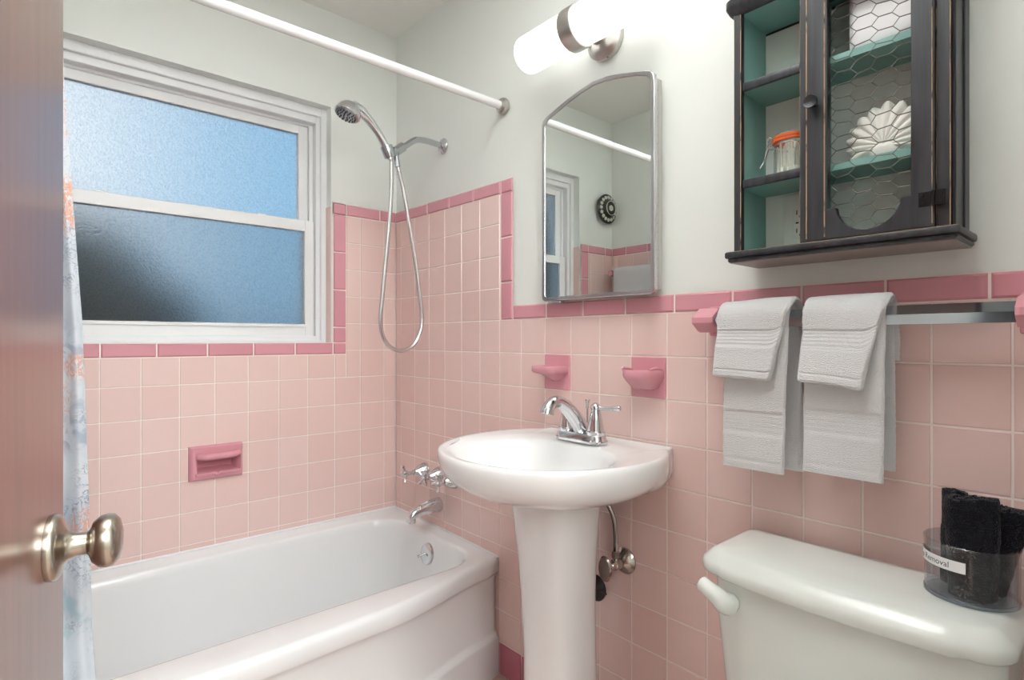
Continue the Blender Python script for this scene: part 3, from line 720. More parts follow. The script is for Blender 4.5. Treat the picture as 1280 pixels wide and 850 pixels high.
# ------------------------------------------------------------------ two small ceramic shelves
def soap_shelf(kx, label, cup):
    x0 = OX + kx * T + .002; x1 = x0 + T - .004; z1 = Z0 - 5 * T - .002; z0 = z1 - T + .004; xc = (x0 + x1) / 2
    t = thing('ceramic_shelf', label, 'soap dish', (xc, 0, (z0 + z1) / 2), 'rose ceramic shelves over the sink')
    m = MB(); m.box((x0, -.004, z0), (x1, .006, z1), .002); m.build('back_tile', ROSE, t)
    zt = z1 - .035; W = .048; D = .078 if not cup else .075
    def oc(k, z, W=W, D=D):
        o = [(xc + W * k * math.cos(q), -.003 - max(0, (D * (1 if k >= .99 else k)) * math.sin(q)) ** 1, z) for q in [pi * i / 30 for i in range(31)]]
        return o
    def oc2(W, D, z, p=3.0):
        o = []
        for i in range(33):
            q = pi * i / 32; c, s = math.cos(q), math.sin(q); kk = (abs(c) ** p + abs(s) ** p) ** (-1 / p); o.append((xc + W * c * kk, -.003 - D * s * kk, z))
        return o
    if cup:
        rg = [oc2(.018, .016, zt - .050), oc2(.034, .040, zt - .044), oc2(.043, .060, zt - .026), oc2(.048, .072, zt - .018, 2.4), oc2(.050, .075, zt - .012, 2.4), oc2(.050, .075, zt, 2.4), oc2(.048, .073, zt + .004, 2.4), oc2(.044, .068, zt + .002, 2.4), oc2(.04, .062, zt - .006, 2.4), oc2(.02, .03, zt - .008, 2.4)]
    else:
        rg = [oc2(.010, .012, zt - .046, 2), oc2(.024, .030, zt - .036, 2), oc2(.036, .052, zt - .024, 2.5), oc2(.047, .074, zt - .018, 3.5), oc2(.049, .077, zt - .014, 4), oc2(.049, .077, zt, 4), oc2(.047, .075, zt + .003, 4), oc2(.042, .069, zt + .001, 4), oc2(.02, .03, zt, 4)]
    m = MB(); m.loft(rg, 0, True, True, closed=True)
    if cup:
        m.tube(bez([(xc - .044, -.02, zt + .003), (xc - .046, -.045, zt + .006), (xc - .035, -.062, zt + .004)], 5), .004, 8)
        m.tube(bez([(xc + .046, -.012, zt + .004), (xc + .045, -.03, zt + .008), (xc + .038, -.05, zt + .004)], 5), .004, 8)
    m.build('dish', ROSE, t, ang=50)
soap_shelf(7, 'rose pink flat-topped ceramic shelf on the wall behind the faucet spout', False)
soap_shelf(10, 'rose pink cupped ceramic soap dish on the wall, nearer the towels', True)

# ------------------------------------------------------------------ medicine cabinet
def curve_plate(name, outer, inner, M, depth, bev, mats, parent, res=2):
    cu = bpy.data.curves.new(name, 'CURVE'); cu.dimensions = '2D'; cu.fill_mode = 'BOTH'; cu.extrude = depth / 2; cu.bevel_depth = bev; cu.bevel_resolution = res
    for P in (outer, inner):
        if not P: continue
        s = cu.splines.new('POLY'); s.points.add(len(P) - 1); s.use_cyclic_u = True
        for i, (x, y) in enumerate(P): s.points[i].co = (x, y, 0, 1)
    tmp = bpy.data.objects.new('tmp', cu); COL.objects.link(tmp)
    dg = bpy.context.evaluated_depsgraph_get(); me = bpy.data.meshes.new_from_object(tmp.evaluated_get(dg)); me.name = name
    bpy.data.objects.remove(tmp); bpy.data.curves.remove(cu)
    me.transform(M)
    me.materials.clear()
    for x in (mats if isinstance(mats, (list, tuple)) else [mats]): me.materials.append(x)
    me.polygons.foreach_set('use_smooth', [True] * len(me.polygons)); me.set_sharp_from_angle(angle=math.radians(35)); me.update()
    o = bpy.data.objects.new(name, me); COL.objects.link(o)
    if parent: o.parent = parent; o.matrix_parent_inverse = Matrix.Translation(-parent.location)
    return o
MX0, MX1, MZ0, MZS, MZT = .957, 1.352, 1.2545, 1.795, 1.846
def mirror_outline(d):
    x0, x1, z0 = MX0 + d, MX1 - d, MZ0 + d; r = .014 - d * .3
    P = []
    for cx, cz, a in ((x1 - r, z0 + r, -pi / 2), ):
        for k in range(7): q = a + pi / 2 * k / 6; P.append((cx + r * math.cos(q), cz + r * math.sin(q)))
    top = [(x1, MZS - d - .012), (x1 - .003, MZS - d + .004), (x1 - .014, 1.8095 - d), (1.298, 1.8215 - d), (1.247, 1.834 - d), (1.199, 1.8425 - d), (1.155, 1.8455 - d), (1.107, 1.838 - d), (1.061, 1.8275 - d), (1.013, 1.8135 - d), (.975, 1.801 - d), (x0 + .006, MZS - d - .001), (x0, MZS - d - .012)]
    P += top
    cx, cz = x0 + r, z0 + r
    for k in range(7): q = pi + pi / 2 * k / 6; P.append((cx + r * math.cos(q), cz + r * math.sin(q)))
    return P
med = thing('medicine_cabinet', 'arched-top mirrored medicine cabinet with a thin steel frame above the sink', 'mirror cabinet', (1.155, 0, MZ0))
FACE = -.045
MF = Matrix(((1, 0, 0, 0), (0, 0, -1, FACE + .006), (0, 1, 0, 0), (0, 0, 0, 1)))
m = MB()
bx0, bx1 = MX0 + .014, 1.343
m.box((bx0, FACE + .014, MZ0 + .010), (bx1, .004, 1.800), .002); m.build('cabinet_body', mat('grey_steel_box', srgb(206, 206, 202), .4), med)
m = MB(); m.box((bx1 - .001, -.026, 1.266), (bx1 + .0006, -.010, 1.792)); m.tube([(bx1 + .0005, -.027, 1.266), (bx1 + .0005, -.027, 1.792)], .0018, 8)
for k in range(46):
    z = 1.275 + k * .0112; m.lathe([(.0015, 0), (.0015, .0004), (0, .0005)], axisM((bx1 + .0004, -.018 - (k % 2) * .002, z), (1, 0, 0)), 6, 1)
m.build('piano_hinge', [mat('hinge_zinc', srgb(196, 194, 188), .4), DARK], med)
door = curve_plate('mirror_frame', mirror_outline(0), mirror_outline(.0075), MF, .010, .0022, STEEL, med)
gl = curve_plate('mirror_glass', mirror_outline(.007), None, Matrix(((1, 0, 0, 0), (0, 0, -1, FACE + .0035), (0, 1, 0, 0), (0, 0, 0, 1))), .003, 0, MIRROR, med)
m = MB(); m.box((.985, FACE - .004, MZ0 - .010), (1.035, FACE + .012, MZ0 - .004), .001); m.box((.985, FACE + .008, MZ0 - .006), (1.035, FACE + .012, MZ0 + .006)); m.build('pull_tab', STEEL, med)

# ------------------------------------------------------------------ vanity light
LX, LY, LZ = 1.163, -.12, 1.962
t = thing('vanity_light', 'lit two-shade tubular wall light with brushed nickel centre above the mirror', 'wall light', (LX, 0, LZ))
AX = axisM((LX, LY, LZ), (1, 0, 0))
def shade(s):
    m = MB(); prof = []
    R = .052; L0, L1 = .010 * 1, .200
    prof = [(R * .985, .012), (R, .02), (R, L1 - .016), (R * .985, L1 - .009), (R * .93, L1 - .003), (R * .8, L1), (0, L1 + .0015)]
    m.lathe(prof, axisM((LX, LY, LZ), (s, 0, 0)), 40, 0, True, True); return m.build('shade', OPAL, t)
shade(-1); shade(1)
m = MB(); m.lathe([(.050, -.021), (.0555, -.021), (.0562, -.018), (.0562, .018), (.0555, .021), (.050, .021)], AX, 44, 0, False, False); m.build('center_band', NICKEL, t)
m = MB(); m.lathe([(0, -.007), (.057, -.007), (.0585, -.002), (.0585, .010), (.055, .014), (.034, .030), (.026, .032), (0, .032)], axisM((LX, 0, LZ + .012), (0, -1, 0)), 44); m.build('backplate', NICKEL, t)
m = MB(); m.tube([(LX, -.028, LZ + .010), (LX, -.075, LZ + .004)], .022, 20); m.build('arm', NICKEL, t)
m = MB(); m.lathe([(.002, 0), (.0028, .001), (0, .002)], axisM((LX + .015, -.010, LZ - .0455), (0, 0, -1)), 8); m.build('set_screw', DARK, t)

# ------------------------------------------------------------------ wall cabinet
CX0, CX1, CZ0, CZ1, CF = 1.597, 1.957, 1.318, 1.812, -.116
cab = thing('wall_cabinet', 'distressed black wall cabinet with teal inside and a chicken-wire door', 'cabinet', (1.777, 0, CZ0))
W2 = [BLACKW, WORN]
def wbox(lo, hi, bev=.0015, m=None, mats=W2, name=None, par=None):
    m = m or MB(); m.box(lo, hi, bev, 0, 1); return m
m = MB()
m.box((CX0, CF, CZ0), (CX0 + .006, .004, CZ1), .001, 0, 1); m.box((CX1 - .006, CF, CZ0), (CX1, .004, CZ1), .001, 0, 1)
m.box((CX0, CF - .002, CZ0), (CX0 + .015, CF + .014, CZ1), .0012, 0, 1)
m.box((CX1 - .019, CF - .002, CZ0), (CX1, CF + .014, CZ1), .0012, 0, 1)
m.box((1.728, CF - .004, CZ0), (1.7415, CF + .012, CZ1), .0014, 0, 1)
for px in (CX1, ): m.box((px - .001, CF + .02, CZ0), (px + .003, CF + .055, CZ1), .001, 0, 0); m.box((px - .001, -.03, CZ0), (px + .003, .003, CZ1), .001, 0, 0)
m.build('case', W2, cab)
m = MB(); m.box((CX0 + .006, CF + .012, CZ0), (CX0 + .011, .004, CZ1)); m.box((CX1 - .011, CF + .012, CZ0), (CX1 - .006, .004, CZ1)); m.box((1.729, CF + .012, CZ0), (1.7405, .004, CZ1)); m.box((CX0 + .006, CF + .012, CZ0), (CX1 - .006, .004, CZ0 + .003)); m.box((CX0 + .006, CF + .004, CZ1 - .004), (CX1 - .006, .004, CZ1 + .006))
m.build('lining', TEAL, cab, smooth=False)
def board(z, tall, ov, name, M2=W2):
    m = MB(); m.box((CX0 - ov, CF - ov * 1.05, z), (CX1 + ov, .004, z + tall), .003, 0, 1)
    return m
m = MB(); m.box((CX0 - .010, CF - .0105, 1.297), (CX1 + .010, .004, 1.306), .003, 0, 0); m.box((CX0 - .014, CF - .0155, 1.305), (CX1 + .014, .004, 1.318), .0035, 0, 0, seg=2); m.box((CX0 - .011, CF - .0125, 1.3176), (CX1 + .011, CF - .011, 1.3184), 0, 1); m.build('base_board', W2, cab)
m = MB(); m.box((CX0 - .006, CF - .006, 1.2955), (CX1 + .006, .003, 1.2972)); m.build('underside', mat('bare_grey_brown_wood', srgb(134, 122, 117), .35), cab, smooth=False)
def cornice_ring(ov, z, r=.02):
    P = []
    x0, x1, y0 = CX0 - ov, CX1 + ov, CF - ov
    P.append((x0, .004, z))
    for k in range(9): q = pi + pi / 2 * k / 8; P.append((x0 + r + r * math.cos(q), y0 + r + r * math.sin(q), z))
    for k in range(9): q = -pi / 2 + pi / 2 * k / 8; P.append((x1 - r + r * math.cos(q), y0 + r + r * math.sin(q), z))
    P.append((x1, .004, z)); return P
m = MB(); m.loft([cornice_ring(-.002, 1.803), cornice_ring(.004, 1.805), cornice_ring(.012, 1.812), cornice_ring(.017, 1.822), cornice_ring(.017, 1.834), cornice_ring(.010, 1.842), cornice_ring(.004, 1.856), cornice_ring(.004, 1.875)], 0, False, True); m.build('cornice', W2, cab)
for z in (1.648, 1.449):
    m = MB(); m.box((CX0 + .011, CF + .010, z), (1.729, .002, z + .013)); m.box((1.7405, CF + .016, z), (CX1 - .011, .002, z + .013), 0)
    s = m.build('shelf', TEAL, cab, smooth=False)
    m = MB(); m.box((CX0 + .016, CF + .002, z - .001), (1.729, CF + .011, z + .016), .002, 0, 0, seg=2); m.build('shelf_edge', W2, s)
# door with a scalloped lower rail
dx0, dx1, dz0, dz1 = 1.7425, 1.9365, 1.3205, 1.806
ix0, ix1, iz0 = 1.778, 1.9075, 1.370
hole = [(ix0, dz1 - .05)]
hole.append((ix0, iz0 + .003)); hole.append((ix0 + .012, iz0 + .003))
for k in range(17):
    q = pi + .12 + (pi - .24) * k / 16; hole.append((1.8428 + .0515 * math.cos(q), 1.3795 + .0515 * math.sin(q)))
hole += [(ix1 - .012, iz0 + .003), (ix1, iz0 + .003), (ix1, dz1 - .05)]
MD = Matrix(((1, 0, 0, 0), (0, 0, -1, CF - .004), (0, 1, 0, 0), (0, 0, 0, 1)))
dr = curve_plate('door', [(dx0, dz0), (dx1, dz0), (dx1, dz1), (dx0, dz1)], hole[::-1], MD, .014, .0012, BLACKW, cab, 0)
m = MB()
for x, w in ((dx0 + .0005, .0018), (ix0 - .004, .0017), (dx1 - .002, .0012)):
    m.box((x, CF - .0137, dz0 + .004), (x + w, CF - .0112, dz1), .0004)
m.build('worn_edge', WORN, dr)
m = MB(); m.lathe([(0, -.002), (.006, -.002), (.005, .006), (.0055, .010), (.011, .014), (.0125, .019), (.0115, .0225), (.009, .0215), (0, .0205)], axisM((1.7575, CF - .0115, 1.571), (0, -1, 0)), 24); m.build('knob', mat('dark_iron', srgb(58, 59, 62), .35, .5), dr)
m = MB(); m.box((1.917, CF - .0135, 1.353), (1.953, CF - .0115, 1.376), .0004); m.tube([(1.937, CF - .014, 1.352), (1.937, CF - .014, 1.377)], .0022, 8)
for x, z in ((1.923, 1.358), (1.923, 1.370), (1.948, 1.358), (1.948, 1.370)): m.lathe([(.0018, 0), (.0012, .001), (0, .0012)], axisM((x, CF - .0135, z), (0, -1, 0)), 8)
m.build('hinge', mat('black_iron', srgb(38, 38, 42), .35, .6), dr)
# chicken wire
m = MB(); pit, hh = .0325, .0240; yw = CF + .010; done = set()
def wv(i, j, dx): return None
for ci in range(-1, 7):
    for rj in range(-1, 25):
        cx = 1.7655 + ci * pit; cz = 1.338 + rj * hh + (hh / 2 if ci % 2 else 0)
        pts = [(cx + dx * pit, cz + dz * hh) for dx, dz in ((-.3333, -.5), (.3333, -.5), (.6667, 0), (.3333, .5), (-.3333, .5), (-.6667, 0))]
        for a, b in zip(pts, pts[1:] + pts[:1]):
            key = tuple(sorted(((round(a[0], 4), round(a[1], 4)), (round(b[0], 4), round(b[1], 4)))))
            if key in done: continue
            done.add(key)
            mx_, mz_ = (a[0] + b[0]) / 2, (a[1] + b[1]) / 2
            if not (ix0 - .012 < mx_ < ix1 + .012 and 1.324 < mz_ < dz1 - .02): continue
            f = lambda p: (p[0] + .0018 * math.sin(p[1] * 61 + p[0] * 30), yw + .002 * math.sin(p[0] * 90 + p[1] * 70), p[1] + .0022 * math.sin(p[0] * 55 + p[1] * 23))
            A, B = Vector(f(a)), Vector(f(b)); m.tube([A, B], .0007 if abs(a[1] - b[1]) > .001 else .0010, 5, caps=False)
m.build('chicken_wire', mat('galvanised_wire', srgb(120, 118, 112), .4, .8), dr)

# wall outlet seen through the open bottom bay
t = thing('wall_outlet', 'white electrical outlet on the wall inside the bottom bay of the cabinet', 'outlet', (1.685, 0, 1.385))
m = MB(); m.box((1.648, -.0005, 1.323), (1.722, .008, 1.444), .002, seg=2); m.build('cover_plate', PLATE, t)
m = MB(); m.box((1.668, -.003, 1.350), (1.702, .004, 1.420), .001); f_ = m.build('socket_face', PLATE, t)
m = MB()
for z in (1.404, 1.366):
    for x, h in ((1.676, .0045), (1.690, .0035)): m.box((x - .0009, -.0034, z - h), (x + .0009, -.0028, z + h))
    m.lathe([(.0024, 0), (0, .0002)], axisM((1.683, -.0032, z - .009), (0, -1, 0)), 12)
m.box((1.674, -.0036, 1.381), (1.680, -.003, 1.384)); m.box((1.686, -.0036, 1.381), (1.692, -.003, 1.384))
m.build('slots', DARK, f_)

# scallop shell on the lower shelf
SHZ = 1.462
def shell():
    NR, NT = 24, 260; g = []; half = 1.22 * pi / 2
    for i in range(NR + 1):
        s = i / NR; r_ = []
        for k in range(NT + 1):
            th = lerp(pi / 2 - half, pi / 2 + half, k / NT); nr = 13
            rib = abs(math.sin(pi * (k / NT) * nr)); d = abs(th - pi / 2) / half
            R = lerp(.084, .052, d ** 1.4) * s * (1 + .085 * (rib - .6) * s)
            dome = .024 * math.sin(pi * min(1, s * .62 + .30)) * (1 - .35 * d) + .0055 * rib * s
            r_.append((R * math.cos(th), -dome, R * math.sin(th)))
        g.append(r_)
    return g
m = MB(); g = shell(); M = Matrix.Translation((1.850, -.046, SHZ + .022)) @ Matrix.Rotation(math.radians(-10), 4, 'X')
m.loft([[M @ Vector(p) for p in r] for r in g], 0, False, False, closed=False)
bm_ = bmesh.new(); bmesh.ops.create_uvsphere(bm_, u_segments=24, v_segments=12, radius=1)
m.bm(bm_, 0, None, M @ Matrix.Translation((0, -.004, -.004)) @ Matrix.Diagonal((.030, .016, .021, 1)))
sh = m.build('scallop_shell', SHELLM, None, ang=180); q = sh.modifiers.new('thick', 'SOLIDIFY'); q.thickness = .004; q.offset = -1
tag(sh, 'white ceramic scallop shell standing on the lower shelf behind the wire door', 'shell ornament')
# folded white towel on the upper shelf
m = MB(); zb = 1.6615
for k in range(3):
    d0 = -.096 + k * .026; rg = []
    for i in range(13):
        u = i / 12; x = lerp(1.803, 1.936, u); e = min(1, (1 - abs(2 * u - 1) ** 8) + .35); rg.append([(x, d0 + .0125 + .0125 * e * math.copysign(abs(math.cos(q)) ** .6, math.cos(q)), zb + .066 + .066 * (.92 + .08 * e) * math.copysign(abs(math.sin(q)) ** .5, math.sin(q)) * (1.0 if math.sin(q) > 0 else 1) + (.005 if False else 0)) for q in [2 * pi * j / 24 for j in range(24)]])
    m.loft(rg, 0, True, True)
o = m.build('folded_towel', TERRYF, None, ang=60)
lowz = min(v.co.z for v in o.data.vertices)
for v in o.data.vertices: v.co.z += zb - lowz
tag(o, 'white folded towel standing on the top shelf behind the wire door', 'towel')

# clip-top jar of cotton swabs
JX, JY, JZ = 1.692, -.066, 1.4655
jar = thing('glass_jar', 'small clip-top glass jar with an orange seal on the left cabinet shelf', 'jar', (JX, JY, JZ))
JM = Matrix.Translation((JX, JY, JZ))
m = MB(); m.lathe([(0, .0), (.030, .0), (.033, .004), (.0335, .05), (.031, .058), (.0335, .062), (.0335, .066)], JM, 36, 0, True, False)
m.lathe([(.0315, .066), (.029, .058), (.0312, .05), (.031, .005), (.0, .003)], JM, 36, 0, False, True); m.build('jar_body', JARG, jar, ang=60)
m = MB(); m.lathe([(.030, .066), (.0355, .066), (.0362, .0685), (.0355, .071), (.030, .071)], JM, 36, 0, False, False); m.lathe([(.0335, .0712), (.0355, .0725), (.0355, .0775), (.0335, .0785), (.0325, .0712)], JM, 36, 0, False, False); m.build('rubber_seal', SEAL, jar)
m = MB(); m.lathe([(.033, .0722), (.0348, .078), (.032, .083), (.020, .086), (0, .087)], JM, 36, 0, False, True); m.build('lid', JARG, jar, ang=60)
m = MB(); ca, sa = math.cos(3.35), math.sin(3.35); D = V(ca, sa, 0); S = V(-sa, ca, 0); c0 = V(JX, JY, JZ)
ringp = [c0 + V(.0345 * math.cos(q), .0345 * math.sin(q), .060) for q in [2 * pi * k / 30 for k in range(31)]]
m.tube(ringp, .0009, 6)
P = lambda d, s, z: c0 + D * d + S * s + V(0, 0, z)
for s in (-.006, .006): m.tube(bez([P(.0345, s, .060), P(.042, s, .064), P(.046, s, .076), P(.040, s, .084), P(.036, s * .6, .080)], 5), .0010, 6)
m.tube(bez([P(.040, -.007, .070), P(.046, -.007, .060), P(.050, -.005, .045), P(.055, 0, .034)], 5), .0011, 6); m.tube(bez([P(.040, .007, .070), P(.046, .007, .060), P(.050, .005, .045), P(.055, 0, .034)], 5), .0011, 6)
m.tube([P(.053, 0, .038), P(.060, 0, .026)], .0022, 8)
m.build('wire_bail', CHROME, jar)
m = MB(); m.tube([(0, 0, 0), (0, 0, .056)], .0010, 6)
for z in (.004, .052): m.lathe([(.0004, z - .0065), (.0020, z - .004), (.0024, z), (.0020, z + .004), (.0004, z + .0065)], None, 8)
sw = m.build('cotton_swab', SWAB, None)
tag(sw, 'white cotton swab standing among others inside the clip-top jar', 'cotton swab', 'cotton swabs in the jar')
k = 0
for i in range(34):
    o = sw if i == 0 else sw.copy()
    if i: COL.objects.link(o)
    q = i * 2.39996; r0 = .026 * math.sqrt((i + .5) / 34); r1 = min(.027, r0 + random.uniform(-.008, .006))
    a = V(JX + r0 * math.cos(q), JY + r0 * math.sin(q), JZ + .0065); q2 = q + random.uniform(-.5, .5)
    b = V(JX + r1 * math.cos(q2), JY + r1 * math.sin(q2), JZ + .0065 + .054)
    o.matrix_world = axisM(a, b - a)

# ------------------------------------------------------------------ towel bar
BY, BZ = -.072, 1.181
t = thing('towel_bar', 'square chrome towel bar on pink ceramic brackets below the black cabinet', 'towel rail', (1.77, 0, BZ))
m = MB(); s = .0165
dia = lambda x, k=1: [(x, BY, BZ - s * k), (x, BY + s * k, BZ), (x, BY, BZ + s * k), (x, BY - s * k, BZ)]
m.loft([dia(1.515), dia(2.043)], 0, True, True); m.build('bar', mat('rail_chrome', (.66, .70, .74, 1), .16, 1), t, smooth=False)
for xa, xb in ((1.484, 1.535), (2.030, 2.083)):
    m = MB(); zc = BZ
    def oc(y, w0, w1, h): 
        c = .32; x0, x1 = w0, w1; z0, z1 = zc - h, zc + h
        return [(x0, y, z0), (x1, y, z0), (x1, y, z1), (x0, y, z1)]
    m.box((xa - .004, -.010, zc - .034), (xb + .004, .005, zc + .034), .004, seg=3)
    # hexagonal arm head, pointed towards the room like the bar
    hexa = lambda x, k: [(x, -.004, zc - .026 * k), (x, BY + .006, zc - .027 * k), (x, BY - .022 * k, zc - .006), (x, BY - .022 * k, zc + .006), (x, BY + .006, zc + .027 * k), (x, -.004, zc + .026 * k)]
    m.loft([hexa(xa, .86), hexa(xa + .006, 1), hexa(xb - .006, 1), hexa(xb, .9)], 0, True, True)
    m.build('bracket', ROSE, t, ang=25)

def terry_slab(name, path, x0f, x1f, thick, label, cat, bands=(), group=None, seed=0, grow=0, warp=None):
    """towel: a thick soft slab following a (y,z) path. x0f/x1f(v): side edges along the path, v = 0..1"""
    pts = [Vector((0, y, z)) for y, z in path]; pts = bez(pts, 10); pts = resample(pts, 190); n = len(pts); rings = []
    tot = sum((b - a).length for a, b in zip(pts, pts[1:])); mats = []
    NR = 84
    for i, p in enumerate(pts):
        a = pts[max(0, i - 2)]; b = pts[min(n - 1, i + 2)]; tg = (b - a).normalized(); nrm = Vector((0, tg.z, -tg.y))
        v = i / (n - 1); s = v * tot
        x0, x1 = x0f(v), x1f(v); th = thick / 2 * (1 + grow * v)
        inb = False
        for b0, b1, depth, freq in bands:                   # measured from the front hem
            d = tot - s
            if b0 < d < b1: th -= depth * (1 - .55 * (0.5 + .5 * math.sin((d - b0) / (b1 - b0) * freq * 2 * pi))); inb = True
        if i < 2 or i > n - 3: th *= .8
        xc, w = (x0 + x1) / 2, (x1 - x0) / 2; ring = []
        for k in range(NR):
            H = NR // 2; sd_ = 1 if k < H else -1; u = (k % H) / (H - 1); u = u if sd_ > 0 else 1 - u
            c = 2 * u - 1; ed = min(1, (1 - abs(c)) * w / th) if th > 0 else 1
            sn = sd_; pn = sd_ * math.sqrt(max(0, 1 - (1 - ed) ** 2)); px = c
            P = Vector((xc + w * px, p.y, p.z)) + nrm * (th * pn)
            nz = noise.noise(Vector((P.x * 9 + seed, P.z * 7, seed + P.y * 3))) * .0035
            fz = noise.noise(P * 330 + Vector((seed, 0, 0))) * (.0006 if not inb else .0001)
            P += nrm * (nz + (fz if sn > 0 else -fz)) + Vector((fz * 1.2 + (fz if abs(c) > .9 else 0), 0, 0))
            if warp: P = P + warp(P, v)
            ring.append(P)
        rings.append(ring)
    m = MB(); m.loft(rings, 0, True, True); o = m.build(name, TERRY, None, ang=80); tag(o, label, cat, group); return o

def over_bar(R, zf, zb, yfb, ybb):
    """path from the back hem over the bar to the front hem"""
    P = [(ybb, zb), (ybb, (zb + BZ) / 2), (BY + R, BZ - .02)]
    for k in range(0, 9): q = pi * k / 8; P.append((BY + R * math.cos(q), BZ + .001 + (R + .001) * math.sin(q)))
    P += [(BY - R, BZ - .03), (lerp(BY - R, yfb, .5), lerp(BZ, zf, .5)), (yfb, zf)]
    return P
bandL = [(.072, .118, .0028, 5), (.016, .0185, .002, 1)]
def dropx(amount): return lambda P, v: Vector((0, 0, 0))
terry_slab('hand_towel', over_bar(.0215, .872, .872, -.100, -.042), lambda v: 1.560 + .004 * v, lambda v: 1.706 - .015 * v, .010,
           'white terry hand towel hanging on the left half of the towel bar', 'towel', bandL, 'hand towels on the bar', 1)
terry_slab('hand_towel', over_bar(.0215, .888, .900, -.102, -.042), lambda v: 1.727, lambda v: 1.863 - .002 * v, .010,
           'white terry hand towel hanging nearest the middle of the towel bar', 'towel', bandL, 'hand towels on the bar', 5)
bandS = [(.062, .100, .0024, 5), (.014, .0165, .002, 1)]
def wz(x0, x1, a):
    def f(P, v):
        u = (P.x - x0) / (x1 - x0); k = max(0, (v - .55) / .45)
        return Vector((0, 0, k * (-a * max(0, u) ** 2 + .012 * max(0, (u - .86) / .14) ** 2 + .004 * max(0, (.12 - u) / .12) ** 2)))
    return f
terry_slab('washcloth', over_bar(.0315, 1.060, 1.10, -.119, -.036), lambda v: 1.550 + .002 * math.sin(v * 3), lambda v: lerp(1.706, 1.674, max(0, (v - .5) * 2)), .010,
           'small white washcloth laid over the left hand towel on the bar', 'washcloth', bandS, 'washcloths on the bar', 9, .8, warp=wz(1.55, 1.68, .006))
terry_slab('washcloth', over_bar(.0315, 1.058, 1.10, -.121, -.036), lambda v: 1.724 + .002 * math.sin(v * 3), lambda v: lerp(1.868, 1.836, max(0, (v - .5) * 2)), .010,
           'small white washcloth laid over the right hand towel on the bar', 'washcloth', bandS, 'washcloths on the bar', 14, .8, warp=wz(1.725, 1.84, .012))

# ------------------------------------------------------------------ toilet
TX0, TX1 = 1.568, 2.046
toi = thing('toilet', 'white china toilet whose tank stands against the pink tiles', 'toilet', (1.814, -.13, 0))
def tank_ring(x0, x1, y0, y1, bow, r, z, n=12):
    """plan outline: back straight at y1, front bowed at y0"""
    xc = (x0 + x1) / 2; hw_ = (x1 - x0) / 2; P = []
    def yb(x): return y0 - bow * (1 - ((x - xc) / hw_) ** 2)
    def corner(cx, cy, a, rr):
        for k in range(n): q = a + pi / 2 * k / (n - 1); P.append((cx + rr * math.cos(q), cy + rr * math.sin(q), z))
    corner(x0 + r, y0 + r, pi, r)
    for k in range(1, 24): x = lerp(x0 + r, x1 - r, k / 24); P.append((x, yb(x) + bow * (1 - ((x0 + r - xc) / hw_) ** 2) * (1 - 1), z))
    corner(x1 - r, y0 + r, -pi / 2, r)
    rb = .018
    corner(x1 - rb, y1 - rb, 0, rb); corner(x0 + rb, y1 - rb, pi / 2, rb)
    return P
m = MB()
m.loft([tank_ring(1.63, 2.02, -.19, -.035, .015, .04, .36), tank_ring(1.620, 2.028, -.205, -.03, .018, .035, .40), tank_ring(1.602, 2.034, -.212, -.028, .02, .032, .60), tank_ring(1.598, 2.036, -.213, -.028, .02, .032, .690)], 0, True, True)
m.build('tank', TOILET, toi, ang=60)
m = MB(); L0 = dict(r=.05)
def lr(i, z): return tank_ring(TX0 + i, TX1 - i, -.226 + i, -.022 - i * .3, .022, max(.012, .05 - i), z)
m.loft([lr(.012, .684), lr(.003, .685), lr(0, .690), lr(0, .702), lr(.003, .708), lr(.018, .7225), lr(.023, .7262), lr(.030, .7285), lr(.08, .730)], 0, True, True); m.build('tank_lid', TOILET, toi, ang=60)
# flush lever
hm = bez([(1.646, -.238, .646), (1.645, -.250, .652), (1.636, -.256, .662), (1.620, -.257, .670), (1.608, -.255, .674), (1.602, -.254, .675)], 6); nh = len(hm)
m = MB(); m.tube(hm, [lerp(.021, .0145, min(1, i / 20)) if i < nh - 5 else .0145 * math.sqrt(max(.02, 1 - ((i - nh + 6) / 5.2) ** 2)) for i in range(nh)], 16, flat=(1, 1)); m.lathe([(.0, -.012), (.016, -.012), (.018, .0), (.016, .012), (.0, .014)], axisM((1.646, -.232, .645), (0, -1, 0)), 24); m.build('flush_lever', TOILET, toi, ang=70)
# bowl and seat below the frame
m = MB(); R_ = []
def eg(cx, y0, y1, rx, z): return [(cx + rx * math.cos(q), lerp(y0, y1, .5) + (y1 - y0) / 2 * math.sin(q), z) for q in [2 * pi * k / 40 for k in range(40)]]
m.loft([eg(1.814, -.56, -.12, .11, 0), eg(1.814, -.55, -.12, .10, .06), eg(1.814, -.58, -.1, .105, .18), eg(1.814, -.68, -.08, .165, .32), eg(1.814, -.70, -.06, .185, .39), eg(1.814, -.70, -.06, .185, .40)], 0, True, True); m.build('bowl', TOILET, toi, ang=60)
m = MB(); m.loft([eg(1.814, -.705, -.22, .19, .402), eg(1.814, -.71, -.215, .193, .41), eg(1.814, -.71, -.215, .193, .425), eg(1.814, -.70, -.225, .185, .432)], 0, True, True); m.build('seat_cover', TOILET, toi, ang=60)

